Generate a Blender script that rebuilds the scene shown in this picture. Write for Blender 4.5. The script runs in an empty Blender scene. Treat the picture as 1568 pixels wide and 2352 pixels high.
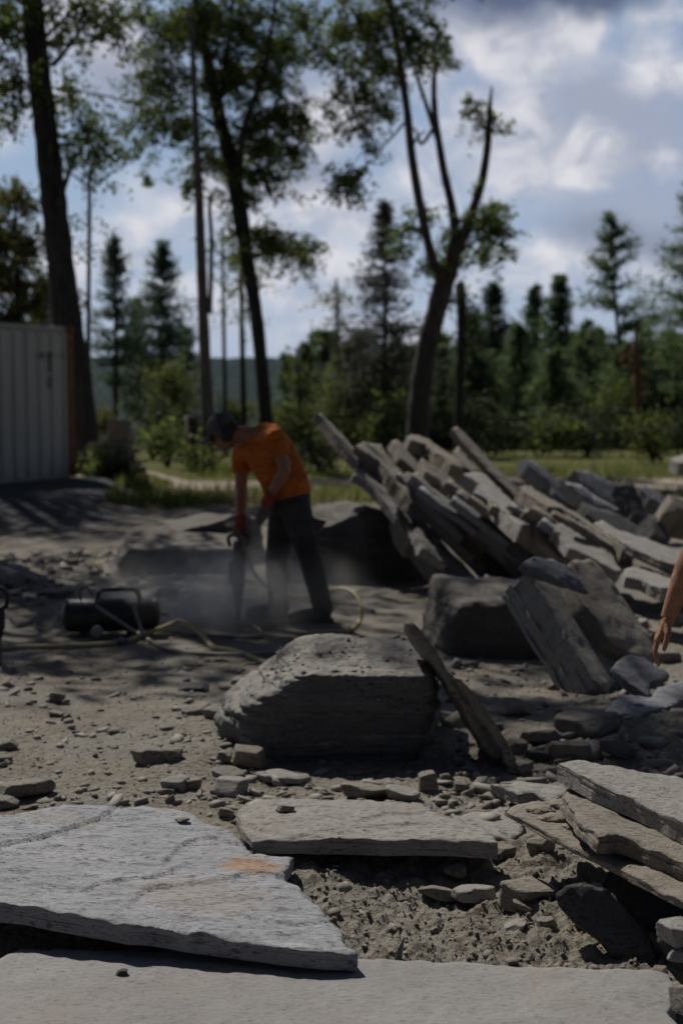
import bpy, bmesh, math, random
import numpy as np
from mathutils import Vector, Matrix, Quaternion
from mathutils.geometry import delaunay_2d_cdt

S = bpy.context.scene
COL = S.collection
R = math.radians

# ------------------------------------------------------------------ camera, sky, sun, exposure
CAM = Vector((0, 0, 1.5)); PITCH = R(4.48); FPX = 50.0 / 36.0 * 2352
cd = bpy.data.cameras.new("camera"); cam = bpy.data.objects.new("camera", cd); COL.objects.link(cam)
cam.location = CAM; cam.rotation_euler = (R(90) - PITCH, 0, 0)
cd.sensor_fit = 'VERTICAL'; cd.sensor_height = 36; cd.sensor_width = 24; cd.lens = 50
cd.clip_start = 0.05; cd.clip_end = 9000
cd.dof.use_dof = True; cd.dof.focus_distance = 4.25; cd.dof.aperture_fstop = 2.6; cd.dof.aperture_blades = 0
S.camera = cam

SUN = Vector((-0.33, 0.56, 0.76)).normalized()
SUN_EL = math.asin(SUN.z); SUN_AZ = math.atan2(SUN.x, SUN.y)
ld = bpy.data.lights.new("sun", 'SUN'); ld.energy = 5.0; ld.angle = R(0.53); ld.color = (1.0, 0.955, 0.90)
sun = bpy.data.objects.new("sun", ld); COL.objects.link(sun)
sun.rotation_euler = SUN.to_track_quat('Z', 'Y').to_euler()

S.view_settings.view_transform = 'Standard'; S.view_settings.look = 'None'
S.view_settings.gamma = 1; S.view_settings.use_curve_mapping = False
S.view_settings.exposure = -0.42
S.cycles.use_denoising = True
S.cycles.max_bounces = 6; S.cycles.diffuse_bounces = 3; S.cycles.glossy_bounces = 2
S.cycles.transmission_bounces = 3; S.cycles.volume_bounces = 1; S.cycles.transparent_max_bounces = 8
S.cycles.sample_clamp_indirect = 4.0

# ------------------------------------------------------------------ node helpers
class NT:
    def __init__(self, tree):
        self.t = tree; self.n = tree.nodes; self.l = tree.links
    def node(self, typ, **kw):
        nd = self.n.new(typ)
        for k, v in kw.items(): setattr(nd, k, v)
        return nd
    def put(self, sock, v):
        if isinstance(v, bpy.types.NodeSocket): self.l.new(v, sock)
        elif v is not None: sock.default_value = v
    def math(self, op, a, b=None, c=None, clamp=False):
        nd = self.node('ShaderNodeMath', operation=op, use_clamp=clamp)
        for i, v in enumerate((a, b, c)):
            if v is not None: self.put(nd.inputs[i], v)
        return nd.outputs[0]
    def vmath(self, op, a, b=None):
        nd = self.node('ShaderNodeVectorMath', operation=op)
        self.put(nd.inputs[0], a)
        if b is not None: self.put(nd.inputs[1], b)
        return nd.outputs[1] if op in ('LENGTH', 'DISTANCE', 'DOT_PRODUCT') else nd.outputs[0]
    def noise(self, vec, scale, detail=6, rough=0.55, dist=0.0):
        nd = self.node('ShaderNodeTexNoise')
        self.put(nd.inputs['Vector'], vec); nd.inputs['Scale'].default_value = scale
        nd.inputs['Detail'].default_value = detail; nd.inputs['Roughness'].default_value = rough
        nd.inputs['Distortion'].default_value = dist
        return nd.outputs[0]
    def voronoi(self, vec, scale, feature='F1'):
        nd = self.node('ShaderNodeTexVoronoi', feature=feature)
        self.put(nd.inputs['Vector'], vec); nd.inputs['Scale'].default_value = scale
        return nd.outputs['Distance']
    def ramp(self, fac, stops, interp='LINEAR'):
        nd = self.node('ShaderNodeValToRGB'); cr = nd.color_ramp; cr.interpolation = interp
        while len(cr.elements) < len(stops): cr.elements.new(0.5)
        for e, (p, c) in zip(cr.elements, stops):
            e.position = p; e.color = (c, c, c, 1) if isinstance(c, (int, float)) else (*c, 1)
        self.put(nd.inputs[0], fac)
        return nd.outputs[0]
    def mix(self, fac, a, b, mode='MIX'):
        nd = self.node('ShaderNodeMix', data_type='RGBA', blend_type=mode)
        self.put(nd.inputs[0], fac)
        for i, v in ((6, a), (7, b)):
            self.put(nd.inputs[i], (*v, 1) if isinstance(v, tuple) and len(v) == 3 else v)
        return nd.outputs[2]
    def mapping(self, vec, scale=(1, 1, 1), loc=(0, 0, 0), rot=(0, 0, 0)):
        nd = self.node('ShaderNodeMapping')
        self.put(nd.inputs[0], vec); nd.inputs['Location'].default_value = loc
        nd.inputs['Rotation'].default_value = rot; nd.inputs['Scale'].default_value = scale
        return nd.outputs[0]
    def bump(self, h, strength, dist, normal=None):
        nd = self.node('ShaderNodeBump'); self.put(nd.inputs['Height'], h)
        nd.inputs['Strength'].default_value = strength; nd.inputs['Distance'].default_value = dist
        if normal is not None: self.put(nd.inputs['Normal'], normal)
        return nd.outputs[0]

def new_mat(name):
    m = bpy.data.materials.new(name); m.use_nodes = True
    t = NT(m.node_tree); b = m.node_tree.nodes['Principled BSDF']
    b.inputs['Specular IOR Level'].default_value = 0.3
    return m, t, b

# ------------------------------------------------------------------ sky with broken cloud
W = bpy.data.worlds.new("World"); S.world = W; W.use_nodes = True
def build_sky():
    t = NT(W.node_tree)
    bg = W.node_tree.nodes['Background']
    sky = t.node('ShaderNodeTexSky', sky_type='NISHITA')
    sky.sun_disc = False; sky.sun_elevation = SUN_EL; sky.sun_rotation = SUN_AZ
    sky.air_density = 1.2; sky.dust_density = 0.6; sky.ozone_density = 2.0
    tc = t.node('ShaderNodeTexCoord').outputs['Generated']
    sep = t.node('ShaderNodeSeparateXYZ'); t.put(sep.inputs[0], tc)
    x, y, z = sep.outputs
    # azimuth / elevation space, in degrees, right positive
    az = t.math('MULTIPLY', t.math('ARCTAN2', x, y), 57.2958)
    el = t.math('MULTIPLY', t.math('ARCSINE', z), 57.2958)
    cmb = t.node('ShaderNodeCombineXYZ'); t.put(cmb.inputs[0], az); t.put(cmb.inputs[1], el)
    p = cmb.outputs[0]
    warp = t.node('ShaderNodeTexNoise'); t.put(warp.inputs['Vector'], p)
    warp.inputs['Scale'].default_value = 0.35; warp.inputs['Detail'].default_value = 5
    wv = t.vmath('SUBTRACT', warp.outputs['Color'], (0.5, 0.5, 0.5))
    pw = t.vmath('ADD', p, t.vmath('MULTIPLY', wv, (3.2, 2.4, 0)))
    def lump(cx, cy, rx, ry):
        d = t.vmath('LENGTH', t.vmath('MULTIPLY', t.vmath('SUBTRACT', pw, (cx, cy, 0)), (1 / rx, 1 / ry, 0)))
        nd = t.node('ShaderNodeMapRange', interpolation_type='SMOOTHSTEP')
        t.put(nd.inputs[0], d); nd.inputs[1].default_value = 0.25; nd.inputs[2].default_value = 1.0
        nd.inputs[3].default_value = 1.0; nd.inputs[4].default_value = 0.0
        return nd.outputs[0]
    def lumps(lst):
        o = None
        for (u, v, ru, rv, w) in lst:
            k = t.math('MULTIPLY', lump((u - 784) / 57.0, (920 - v) / 57.0, ru / 57.0, rv / 57.0), w)
            o = k if o is None else t.math('MAXIMUM', o, k)
        return o
    white = lumps([(1190, 140, 300, 120, 1.0), (1330, 390, 135, 95, 1.2), (1130, 290, 190, 150, .95), (1510, 160, 150, 150, 1.1), (1330, 130, 80, 80, 1.2), (1050, 190, 160, 120, .9),
                   (560, 480, 360, 150, 1.0), (330, 560, 160, 110, 1.0), (700, 640, 260, 130, 1.0), (1200, 620, 260, 85, .95), (230, 110, 190, 140, .9), (720, 500, 240, 120, 1.0), (60, 250, 160, 150, .8), (1180, 420, 170, 120, .8),
                   (960, 420, 150, 150, .8), (1540, 390, 110, 60, .9), (850, 780, 300, 80, .7), (1540, 640, 160, 90, .7), (120, 620, 160, 120, .7), (760, 300, 130, 110, .8), (450, 700, 200, 120, .6)])
    dark = lumps([(1180, -60, 720, 215, 1.4), (1330, 25, 260, 110, 1.2), (300, 190, 150, 70, .35), (640, 400, 160, 60, .35), (1400, 560, 220, 70, .35), (150, -20, 200, 60, .5)])
    grey = lumps([(1340, 320, 420, 230, 1.0), (1450, 520, 330, 150, .8), (300, 200, 240, 150, .8), (640, 380, 240, 100, .7), (760, 250, 240, 180, .8), (1000, 120, 300, 140, .8)])
    n1 = t.noise(t.mapping(pw, (0.17, 0.24, 1)), 1.0, 9, 0.55)
    n2 = t.noise(t.mapping(pw, (0.42, 0.60, 1), (7, 3, 0)), 1.0, 9, 0.58)
    nn = t.math('ADD', t.math('MULTIPLY', n1, .5), t.math('MULTIPLY', n2, .5))
    hi = t.math('MULTIPLY', t.math('MULTIPLY', white, 1.15, clamp=True), t.ramp(nn, [(0.33, 0.0), (0.52, 1.0)]))
    base = sky.outputs[0]
    # strength 0.1 world: colours here are ten times the seen radiance
    skyc = t.mix(0.65, base, (3.4, 4.7, 7.4))
    lowhaze = t.ramp(t.math('MULTIPLY', t.math('SUBTRACT', 14.0, el), 1 / 14.0), [(0.30, 0.0), (1.0, 0.75)])
    skyc = t.mix(lowhaze, skyc, (6.4, 7.4, 9.6))
    g = t.math('MULTIPLY', grey, t.ramp(n2, [(0.25, 0.65), (0.6, 1.0)]))
    c = t.mix(t.math('MULTIPLY', g, .95), skyc, (4.9, 5.3, 6.7))
    c = t.mix(t.math('MULTIPLY', hi, 0.92), c, t.mix(t.ramp(n2, [(0.35, 0.0), (0.62, 1.0)]), (5.7, 6.0, 7.2), (10.2, 10.1, 10.6)))
    c = t.mix(t.math('MULTIPLY', dark, t.ramp(n1, [(0.3, .75), (0.6, 1.0)]), clamp=True), c, (1.55, 1.95, 3.1))
    # unseen overhead sky set to dark broken cloud for shade contrast
    up = t.node('ShaderNodeMapRange'); t.put(up.inputs[0], el); up.inputs[1].default_value = 15.5; up.inputs[2].default_value = 24
    over = t.mix(t.ramp(n1, [(0.45, 0.0), (0.62, 1.0)]), (1.0, 1.4, 2.3), (2.1, 2.25, 2.9))
    c = t.mix(up.outputs[0], c, over)
    # unseen sky behind the camera dimmed so front faces stay dark
    away = t.node('ShaderNodeMapRange', interpolation_type='SMOOTHSTEP'); t.put(away.inputs[0], y); away.inputs[1].default_value = -.30; away.inputs[2].default_value = .60
    c = t.mix(away.outputs[0], t.mix(1.0, c, (.17, .18, .22), 'MULTIPLY'), c)
    t.put(bg.inputs['Color'], c); bg.inputs['Strength'].default_value = 0.1
build_sky()

# ------------------------------------------------------------------ numbers
def ray(u, v):
    return Vector(((u - 784) / FPX, math.cos(PITCH) - (v - 1176) / FPX * math.sin(PITCH),
                   -math.sin(PITCH) - (v - 1176) / FPX * math.cos(PITCH)))
def at(u, v, Y):
    r = ray(u, v); return CAM + r * (Y / r.y)
def onplane(u, v, p0, n):
    r = ray(u, v); k = (p0 - CAM).dot(n) / r.dot(n); return CAM + r * k
def floor_at(u, v, z=0.0):
    r = ray(u, v); return CAM + r * ((z - CAM.z) / r.z)

def _hash(ix, iy, iz, seed):
    h = (ix.astype(np.int64) * 374761393 + iy.astype(np.int64) * 668265263 + iz.astype(np.int64) * 2147483647 + seed * 974634777) & 0xffffffff
    h = ((h ^ (h >> 13)) * 1274126177) & 0xffffffff
    h = ((h ^ (h >> 16)) * 2246822519) & 0xffffffff
    return ((h ^ (h >> 15)) & 0xffffff) / float(0xffffff)
def vnoise(x, y, z=None, seed=0):
    x = np.asarray(x, float); y = np.asarray(y, float)
    z = np.zeros_like(x) if z is None else np.asarray(z, float)
    fx, fy, fz = np.floor(x), np.floor(y), np.floor(z)
    tx, ty, tz = x - fx, y - fy, z - fz
    tx = tx * tx * (3 - 2 * tx); ty = ty * ty * (3 - 2 * ty); tz = tz * tz * (3 - 2 * tz)
    def h(a, b, c): return _hash(fx + a, fy + b, fz + c, seed)
    def lx(b, c): return h(0, b, c) * (1 - tx) + h(1, b, c) * tx
    return ((lx(0, 0) * (1 - ty) + lx(1, 0) * ty) * (1 - tz) + (lx(0, 1) * (1 - ty) + lx(1, 1) * ty) * tz) * 2 - 1
def fbm(x, y, z=None, o=4, seed=0, g=0.5):
    s = 0; a = 1; k = 1.0; tot = 0
    for i in range(o):
        s = s + a * vnoise(np.asarray(x) * k + 17.3 * i, np.asarray(y) * k - 9.1 * i, None if z is None else np.asarray(z) * k + 5.7 * i, seed + i)
        tot += a; a *= g; k *= 2.03
    return s / tot
def sstep(a, b, x):
    t = np.clip((np.asarray(x, float) - a) / (b - a), 0, 1); return t * t * (3 - 2 * t)

# ------------------------------------------------------------------ object helpers
def tag(o, label=None, cat=None, group=None, kind=None):
    if label: o['label'] = label
    if cat: o['category'] = cat
    if group: o['group'] = group
    if kind: o['kind'] = kind
    return o
def empty(name, loc=(0, 0, 0), label=None, cat=None, group=None):
    o = bpy.data.objects.new(name, None); COL.objects.link(o); o.location = loc; o.empty_display_size = 0.1
    return tag(o, label, cat, group)
def mesh(name, verts, faces, mat=None, parent=None, smooth=False, loc=None):
    """verts: world coordinates; the object gets its origin at LOC (or the parent's place)"""
    v = np.asarray(verts, dtype=np.float64).reshape(-1, 3)
    if parent is not None: org = np.array(parent.location if parent.parent is None else parent['_org'])
    elif loc is not None: org = np.array(loc)
    else: org = np.zeros(3)
    v = v - org
    me = bpy.data.meshes.new(name)
    if isinstance(faces, np.ndarray):
        n, k = faces.shape
        me.vertices.add(len(v)); me.vertices.foreach_set('co', v.ravel().astype(np.float32))
        me.loops.add(n * k); me.loops.foreach_set('vertex_index', faces.ravel().astype(np.int32))
        me.polygons.add(n)
        me.polygons.foreach_set('loop_start', (np.arange(n) * k).astype(np.int32))
        me.polygons.foreach_set('loop_total', np.full(n, k, np.int32))
        me.update(calc_edges=True)
    else:
        me.from_pydata([tuple(p) for p in v], [], [tuple(int(i) for i in f) for f in faces])
    if smooth: me.polygons.foreach_set('use_smooth', np.ones(len(me.polygons), bool))
    if mat: me.materials.append(mat)
    me.validate()
    o = bpy.data.objects.new(name, me); COL.objects.link(o)
    if parent is not None: o.parent = parent
    elif loc is not None: o.location = loc
    o['_org'] = [float(a) for a in org]
    return o

class MB:
    """collects shapes in world coordinates into one mesh"""
    def __init__(self): self.v = []; self.f = []; self.n = 0
    def add(self, v, f):
        self.v += [tuple(p) for p in v]; self.f += [tuple(i + self.n for i in q) for q in f]; self.n = len(self.v); return self
    def box(self, c, d, rot=None):
        c = Vector(c); x, y, z = [k / 2 for k in d]
        p = [Vector((sx * x, sy * y, sz * z)) for sz in (-1, 1) for sy in (-1, 1) for sx in (-1, 1)]
        if rot is not None: p = [rot @ q for q in p]
        return self.add([c + q for q in p], [(0, 2, 3, 1), (4, 5, 7, 6), (0, 1, 5, 4), (2, 6, 7, 3), (0, 4, 6, 2), (1, 3, 7, 5)])
    def tube(self, pts, rad, seg=10, cap=True, flat=1.0, ref=None):
        pts = [Vector(p) for p in pts]; n = len(pts)
        rad = [rad] * n if isinstance(rad, (int, float)) else list(rad)
        prev = None; v = []; f = []
        for i, p in enumerate(pts):
            d = (pts[min(i + 1, n - 1)] - pts[max(i - 1, 0)]).normalized()
            if prev is None:
                a = Vector(ref) if ref is not None else (Vector((0, 0, 1)) if abs(d.z) < 0.9 else Vector((1, 0, 0)))
            else: a = prev
            a = (a - d * a.dot(d)).normalized(); b = d.cross(a); prev = a
            for k in range(seg):
                w = 2 * math.pi * k / seg
                v.append(p + a * (math.cos(w) * rad[i]) + b * (math.sin(w) * rad[i] * flat))
        for i in range(n - 1):
            for k in range(seg):
                k2 = (k + 1) % seg
                f.append((i * seg + k, i * seg + k2, (i + 1) * seg + k2, (i + 1) * seg + k))
        if cap: f.append(tuple(range(seg - 1, -1, -1))); f.append(tuple((n - 1) * seg + k for k in range(seg)))
        return self.add(v, f)
    def ball(self, c, r, rot=None, nu=14, nv=9):
        c = Vector(c); r = (r, r, r) if isinstance(r, (int, float)) else r
        v = []; f = []
        for j in range(nv + 1):
            th = math.pi * j / nv
            for i in range(nu):
                ph = 2 * math.pi * i / nu
                q = Vector((r[0] * math.sin(th) * math.cos(ph), r[1] * math.sin(th) * math.sin(ph), r[2] * math.cos(th)))
                if rot is not None: q = rot @ q
                v.append(c + q)
        for j in range(nv):
            for i in range(nu):
                i2 = (i + 1) % nu
                if j == 0: f.append((i, nu + i, nu + i2))
                elif j == nv - 1: f.append((j * nu + i, (j + 1) * nu + i, j * nu + i2))
                else: f.append((j * nu + i, (j + 1) * nu + i, (j + 1) * nu + i2, j * nu + i2))
        return self.add(v, f)
    def loft(self, rings, seg=20):
        """rings: (centre, half-width a, half-depth b, axis a, axis b)"""
        v = []; f = []
        for (c, a, b, da, db) in rings:
            for k in range(seg):
                w = 2 * math.pi * k / seg
                v.append(Vector(c) + Vector(da) * (a * math.cos(w)) + Vector(db) * (b * math.sin(w)))
        n = len(rings)
        for i in range(n - 1):
            for k in range(seg):
                k2 = (k + 1) % seg
                f.append((i * seg + k, i * seg + k2, (i + 1) * seg + k2, (i + 1) * seg + k))
        f.append(tuple(range(seg - 1, -1, -1))); f.append(tuple((n - 1) * seg + k for k in range(seg)))
        return self.add(v, f)
    def build(self, name, mat=None, parent=None, smooth=False, loc=None):
        o = mesh(name, self.v, self.f, mat, parent, smooth, loc)
        bm = bmesh.new(); bm.from_mesh(o.data); bmesh.ops.recalc_face_normals(bm, faces=bm.faces); bm.to_mesh(o.data); bm.free()
        return o

def spline(pts, n=8):
    pts = [Vector(p) for p in pts]; P = [pts[0] * 2 - pts[1]] + pts + [pts[-1] * 2 - pts[-2]]; out = []
    for i in range(1, len(P) - 2):
        a, b, c, d = P[i - 1], P[i], P[i + 1], P[i + 2]
        for k in range(n):
            s = k / n
            out.append(0.5 * ((2 * b) + (c - a) * s + (2 * a - 5 * b + 4 * c - d) * s * s + (3 * b - a - 3 * c + d) * s ** 3))
    out.append(pts[-1]); return out
def remesh(o, voxel, smooth_it=4):
    m = o.modifiers.new('fuse', 'REMESH'); m.mode = 'VOXEL'; m.voxel_size = voxel; m.use_smooth_shade = True
    s = o.modifiers.new('soften', 'SMOOTH'); s.factor = 0.5; s.iterations = smooth_it
    return o

# ------------------------------------------------------------------ materials
def slate_mat(name, c1, c2, brown=0.35, browncol=(0.20, 0.155, 0.105), streak=(8, 22, 60), bumps=1.0, dust=0.0, dustcol=(0.24, 0.21, 0.165), stains=(), rough=0.85, cracks=0.0, dashes=1.0):
    m, t, b = new_mat(name)
    tc = t.node('ShaderNodeTexCoord').outputs['Object']
    off = tc
    big = t.noise(off, 3.0, 6, 0.6, 0.4)
    st = t.noise(t.mapping(off, (streak[0], streak[1], streak[2]), rot=(0, 0, 0.25)), 1.0, 7, 0.62)
    fine = t.noise(off, 60.0, 4, 0.7)
    v = t.math('ADD', t.math('MULTIPLY', big, .45), t.math('ADD', t.math('MULTIPLY', st, .4), t.math('MULTIPLY', fine, .25)))
    col = t.mix(t.ramp(v, [(0.36, 0.0), (0.72, 1.0)]), c1, c2)
    bn = t.noise(t.vmath('ADD', off, (4.1, 2.2, 7.7)), 2.1, 5, 0.65, 0.6)
    col = t.mix(t.math('MULTIPLY', t.ramp(bn, [(0.5, 0.0), (0.68, 1.0)]), brown), col, browncol)
    for (pos, rx, ry, scol, amt) in stains:
        d = t.vmath('LENGTH', t.vmath('MULTIPLY', t.vmath('SUBTRACT', tc, pos), (1 / rx, 1 / ry, 0)))
        d = t.math('ADD', d, t.math('MULTIPLY', t.math('SUBTRACT', t.noise(tc, 14, 6, .65), .5), 1.3))
        col = t.mix(t.math('MULTIPLY', t.math('MULTIPLY', t.ramp(d, [(0.62, 1.0), (0.92, 0.0)]), t.ramp(fine, [(.3, .65), (.6, 1.0)])), amt), col, scol)
    # dark mineral specks and pits
    sp = t.ramp(t.noise(t.mapping(off, (9, 24, 24)), 5.0, 3, .6), [(0.30, 0.45), (0.40, 1.0)])
    col = t.mix(1.0, col, sp, 'MULTIPLY')
    dash = t.noise(t.mapping(off, (30, 105, 105), rot=(0, 0, .2)), 1.0, 4, .65)
    patch = t.ramp(t.noise(off, 4.5, 5, .65), [(.38, 0.15), (.60, 1.0)])
    dk = t.math('MULTIPLY', t.ramp(dash, [(.585, 0.0), (.64, 1.0)]), patch)
    cr = t.math('ABSOLUTE', t.math('SUBTRACT', t.noise(t.mapping(off, (2.2, 5.0, 5.0), rot=(0, 0, .2)), 1.0, 6, .62, .4), .5))
    ck = t.math('MULTIPLY', t.ramp(cr, [(.004, 1.0), (.011, 0.0)]), t.ramp(t.noise(off, 3.3, 3, .6), [(.47, 0.0), (.56, 1.0)]))
    pit = t.math('MAXIMUM', t.math('MULTIPLY', dk, .75 * dashes), t.math('MULTIPLY', ck, cracks))
    col = t.mix(t.math('MULTIPLY', pit, .75), col, (.045, .034, .034))
    if dust > 0:
        g = t.node('ShaderNodeNewGeometry'); s3 = t.node('ShaderNodeSeparateXYZ'); t.put(s3.inputs[0], g.outputs['Normal'])
        dn = t.math('MULTIPLY', t.ramp(s3.outputs[2], [(0.45, 0.0), (0.8, 1.0)]), t.ramp(t.noise(off, 9, 6, .65), [(0.3, 0.3), (0.6, 1.0)]))
        col = t.mix(t.math('MULTIPLY', dn, dust), col, dustcol)
    t.put(b.inputs['Base Color'], col); b.inputs['Roughness'].default_value = rough
    grit = t.noise(t.mapping(off, (45, 75, 110), rot=(0, 0, .2)), 1.0, 5, .7)
    h = t.math('ADD', t.math('MULTIPLY', st, .35), t.math('ADD', t.math('MULTIPLY', grit, 0.8), t.math('MULTIPLY', big, .6)))
    h = t.math('SUBTRACT', h, t.math('MULTIPLY', pit, .8))
    t.put(b.inputs['Normal'], t.bump(h, 0.9, 0.014 * bumps))
    return m

def plain(name, col, rough=0.7, var=0.25, scale=8.0, bump=0.0, metal=0.0, spec=0.3):
    m, t, b = new_mat(name)
    tc = t.node('ShaderNodeTexCoord').outputs['Object']
    n = t.noise(tc, scale, 6, .6)
    c = t.mix(t.ramp(n, [(0.3, 0.0), (0.7, 1.0)]), tuple(k * (1 - var) for k in col), tuple(min(1, k * (1 + var)) for k in col))
    t.put(b.inputs['Base Color'], c); b.inputs['Roughness'].default_value = rough
    b.inputs['Metallic'].default_value = metal; b.inputs['Specular IOR Level'].default_value = spec
    if bump: t.put(b.inputs['Normal'], t.bump(t.noise(tc, scale * 4, 5, .6), bump, 0.01))
    return m

def leaf_mat(name, c1, c2, tr=0.4, trcol=None):
    m, t, b = new_mat(name)
    g = t.node('ShaderNodeNewGeometry').outputs['Random Per Island']
    c = t.mix(g, c1, c2)
    t.put(b.inputs['Base Color'], c); b.inputs['Roughness'].default_value = 0.65
    tb = t.node('ShaderNodeBsdfTranslucent')
    t.put(tb.inputs['Color'], t.mix(g, tuple(k * 1.5 for k in c1), tuple(k * 1.7 for k in c2)) if trcol is None else (*trcol, 1))
    mx = t.node('ShaderNodeMixShader'); mx.inputs[0].default_value = tr
    t.l.new(b.outputs[0], mx.inputs[1]); t.l.new(tb.outputs[0], mx.inputs[2])
    t.l.new(mx.outputs[0], m.node_tree.nodes['Material Output'].inputs['Surface'])
    return m

def bark_mat(name, c1, c2):
    m, t, b = new_mat(name)
    tc = t.node('ShaderNodeTexCoord').outputs['Object']
    n = t.noise(t.mapping(tc, (14, 14, 2.5)), 1.0, 8, .65)
    t.put(b.inputs['Base Color'], t.mix(t.ramp(n, [(0.35, 0.0), (0.65, 1.0)]), c1, c2)); b.inputs['Roughness'].default_value = .9
    t.put(b.inputs['Normal'], t.bump(n, .9, 0.05))
    return m

M = {}
M['slate'] = slate_mat('slate_grey', (0.19, 0.193, 0.205), (0.34, 0.342, 0.35), brown=.3)
M['slate_pale'] = slate_mat('slate_pale', (0.26, 0.245, 0.225), (0.41, 0.39, 0.355), brown=.35, browncol=(.27, .215, .15), dust=.35)
M['stone_dusty'] = slate_mat('stone_dusty', (0.155, 0.142, 0.122), (0.29, 0.268, 0.232), brown=.4, browncol=(.21, .165, .115), dust=.7, dustcol=(0.235, 0.21, 0.17))
M['slate_brown'] = slate_mat('slate_brown', (0.19, 0.168, 0.135), (0.32, 0.285, 0.235), brown=.5, browncol=(.25, .185, .115), dust=.3)
M['slate_dark'] = slate_mat('slate_dark', (0.055, 0.055, 0.058), (0.115, 0.113, 0.11), brown=.25, browncol=(.13, .11, .085))  # dark stone tone that also puts in the shade under the stacks
M['slate_blue'] = slate_mat('slate_blue', (0.115, 0.118, 0.132), (0.215, 0.218, 0.232), brown=.2, browncol=(.17, .14, .11))
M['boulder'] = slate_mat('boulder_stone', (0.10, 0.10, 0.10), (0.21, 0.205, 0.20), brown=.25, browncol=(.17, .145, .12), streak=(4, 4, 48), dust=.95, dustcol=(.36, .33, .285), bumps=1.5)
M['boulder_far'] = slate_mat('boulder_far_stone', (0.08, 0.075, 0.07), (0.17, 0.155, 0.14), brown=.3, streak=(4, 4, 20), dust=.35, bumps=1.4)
M['bark_dark'] = bark_mat('bark_dark', (0.022, 0.020, 0.020), (0.060, 0.054, 0.050))
M['bark_mid'] = bark_mat('bark_mid', (0.045, 0.038, 0.034), (0.115, 0.098, 0.086))
M['bark_pale'] = bark_mat('bark_pale', (0.09, 0.078, 0.072), (0.20, 0.175, 0.16))
M['bark_red'] = bark_mat('bark_red', (0.11, 0.055, 0.035), (0.25, 0.14, 0.09))
M['leaf'] = leaf_mat('leaf_green', (0.034, 0.054, 0.014), (0.135, 0.165, 0.042), .55)
M['leaf_olive'] = leaf_mat('leaf_olive', (0.036, 0.044, 0.012), (0.115, 0.115, 0.028), .48)
M['leaf_light'] = leaf_mat('leaf_light', (0.045, 0.062, 0.014), (0.115, 0.130, 0.030), .45)
M['leaf_dark'] = leaf_mat('leaf_dark', (0.020, 0.032, 0.014), (0.055, 0.072, 0.028), .38)
M['needle'] = leaf_mat('needle_green', (0.040, 0.066, 0.028), (0.120, 0.165, 0.066), .5)
M['needle_blue'] = leaf_mat('needle_blue', (0.038, 0.062, 0.042), (0.105, 0.148, 0.092), .5)
M['needle_dead'] = leaf_mat('needle_dead', (0.050, 0.052, 0.042), (0.105, 0.108, 0.085), .35)
M['needle_brown'] = leaf_mat('needle_brown', (0.10, 0.055, 0.025), (0.17, 0.10, 0.05), .3)
M['grass'] = leaf_mat('grass_green', (0.070, 0.095, 0.020), (0.165, 0.180, 0.050), .45)
M['grass_dry'] = leaf_mat('grass_dry', (0.13, 0.115, 0.055), (0.26, 0.23, 0.12), .4)
M['skin'] = plain('skin_tan', (0.30, 0.145, 0.085), .55, .12, 30, .15)
M['skin_arm'] = plain('skin_arm', (0.36, 0.175, 0.10), .5, .28, 26, .45)
# ------------------------------------------------------------------ ground
def ground_h(x, y, fine=True):
    x = np.asarray(x, float); y = np.asarray(y, float)
    h = np.zeros_like(x)
    # dug pocket between the foreground slabs
    pocket = np.exp(-(((x - 0.30) / 0.62) ** 2 + ((y - 4.15) / 0.55) ** 2))
    h -= 0.07 * pocket
    h -= 0.10 * sstep(3.95, 3.3, y)
    # spoil heaped under the stacks on the right
    h += 0.16 * np.exp(-(((x - 1.70) / 0.55) ** 2 + ((y - 4.25) / 0.6) ** 2))
    h += 0.10 * np.exp(-(((x - 1.5) / 0.8) ** 2 + ((y - 6.4) / 0.6) ** 2))
    h += 0.16 * np.exp(-(((x - 2.6) / 1.5) ** 2 + ((y - 12.0) / 1.2) ** 2)) * sstep(0.6, 1.8, x)
    h += 0.12 * np.exp(-(((x - 4.4) / 1.4) ** 2 + ((y - 15.0) / 1.0) ** 2))
    # chips banked against the big boulder, gravel bank under the container
    h += 0.05 * np.exp(-(((x + 0.62) / 0.25) ** 2 + ((y - 5.9) / 0.4) ** 2))
    bank = sstep(-2.6, -4.0, x) * sstep(15.8, 19.6, y) * sstep(33, 26, y)
    h += 0.24 * bank
    # far side: the land drops into the valley, lower on the left, then the hills
    h -= sstep(40, 130, y) * (11 - 4 * sstep(-8, 14, x)) + sstep(130, 420, y) * 22
    hill = sstep(420, 1500, y) * (78 + 16 * fbm(x / 420.0, y / 700.0, None, 3, 5)) + sstep(1500, 2600, y) * 10
    h += hill
    if fine:
        h += 0.045 * fbm(x * 0.55, y * 0.45, None, 3, 1) * sstep(2, 4, y)
        near = sstep(26, 9, y)
        lumps = fbm(x * 3.2, y * 2.6, None, 3, 2); h += 0.016 * lumps * near
        clod = np.clip(fbm(x * 9, y * 9, None, 4, 3, .6), -1, 1)
        dig = np.clip(pocket * 1.5 + np.exp(-(((x - 1.1) / .8) ** 2 + ((y - 5.6) / 1.1) ** 2)) * .7, 0, 1)
        smooth_floor = np.exp(-(((x + 0.9) / 1.3) ** 2 + ((y - 8.3) / 1.7) ** 2))
        h += (0.012 + 0.044 * dig) * np.abs(clod) * near * (1 - .6 * smooth_floor)
        c2 = fbm(x * 26, y * 24, None, 3, 4, .6)
        h += (0.0075 + 0.014 * dig) * c2 * sstep(13, 7, y) * (1 - .6 * smooth_floor)
    return h
def gz(x, y): return float(ground_h(np.array([x]), np.array([y]))[0])
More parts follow.
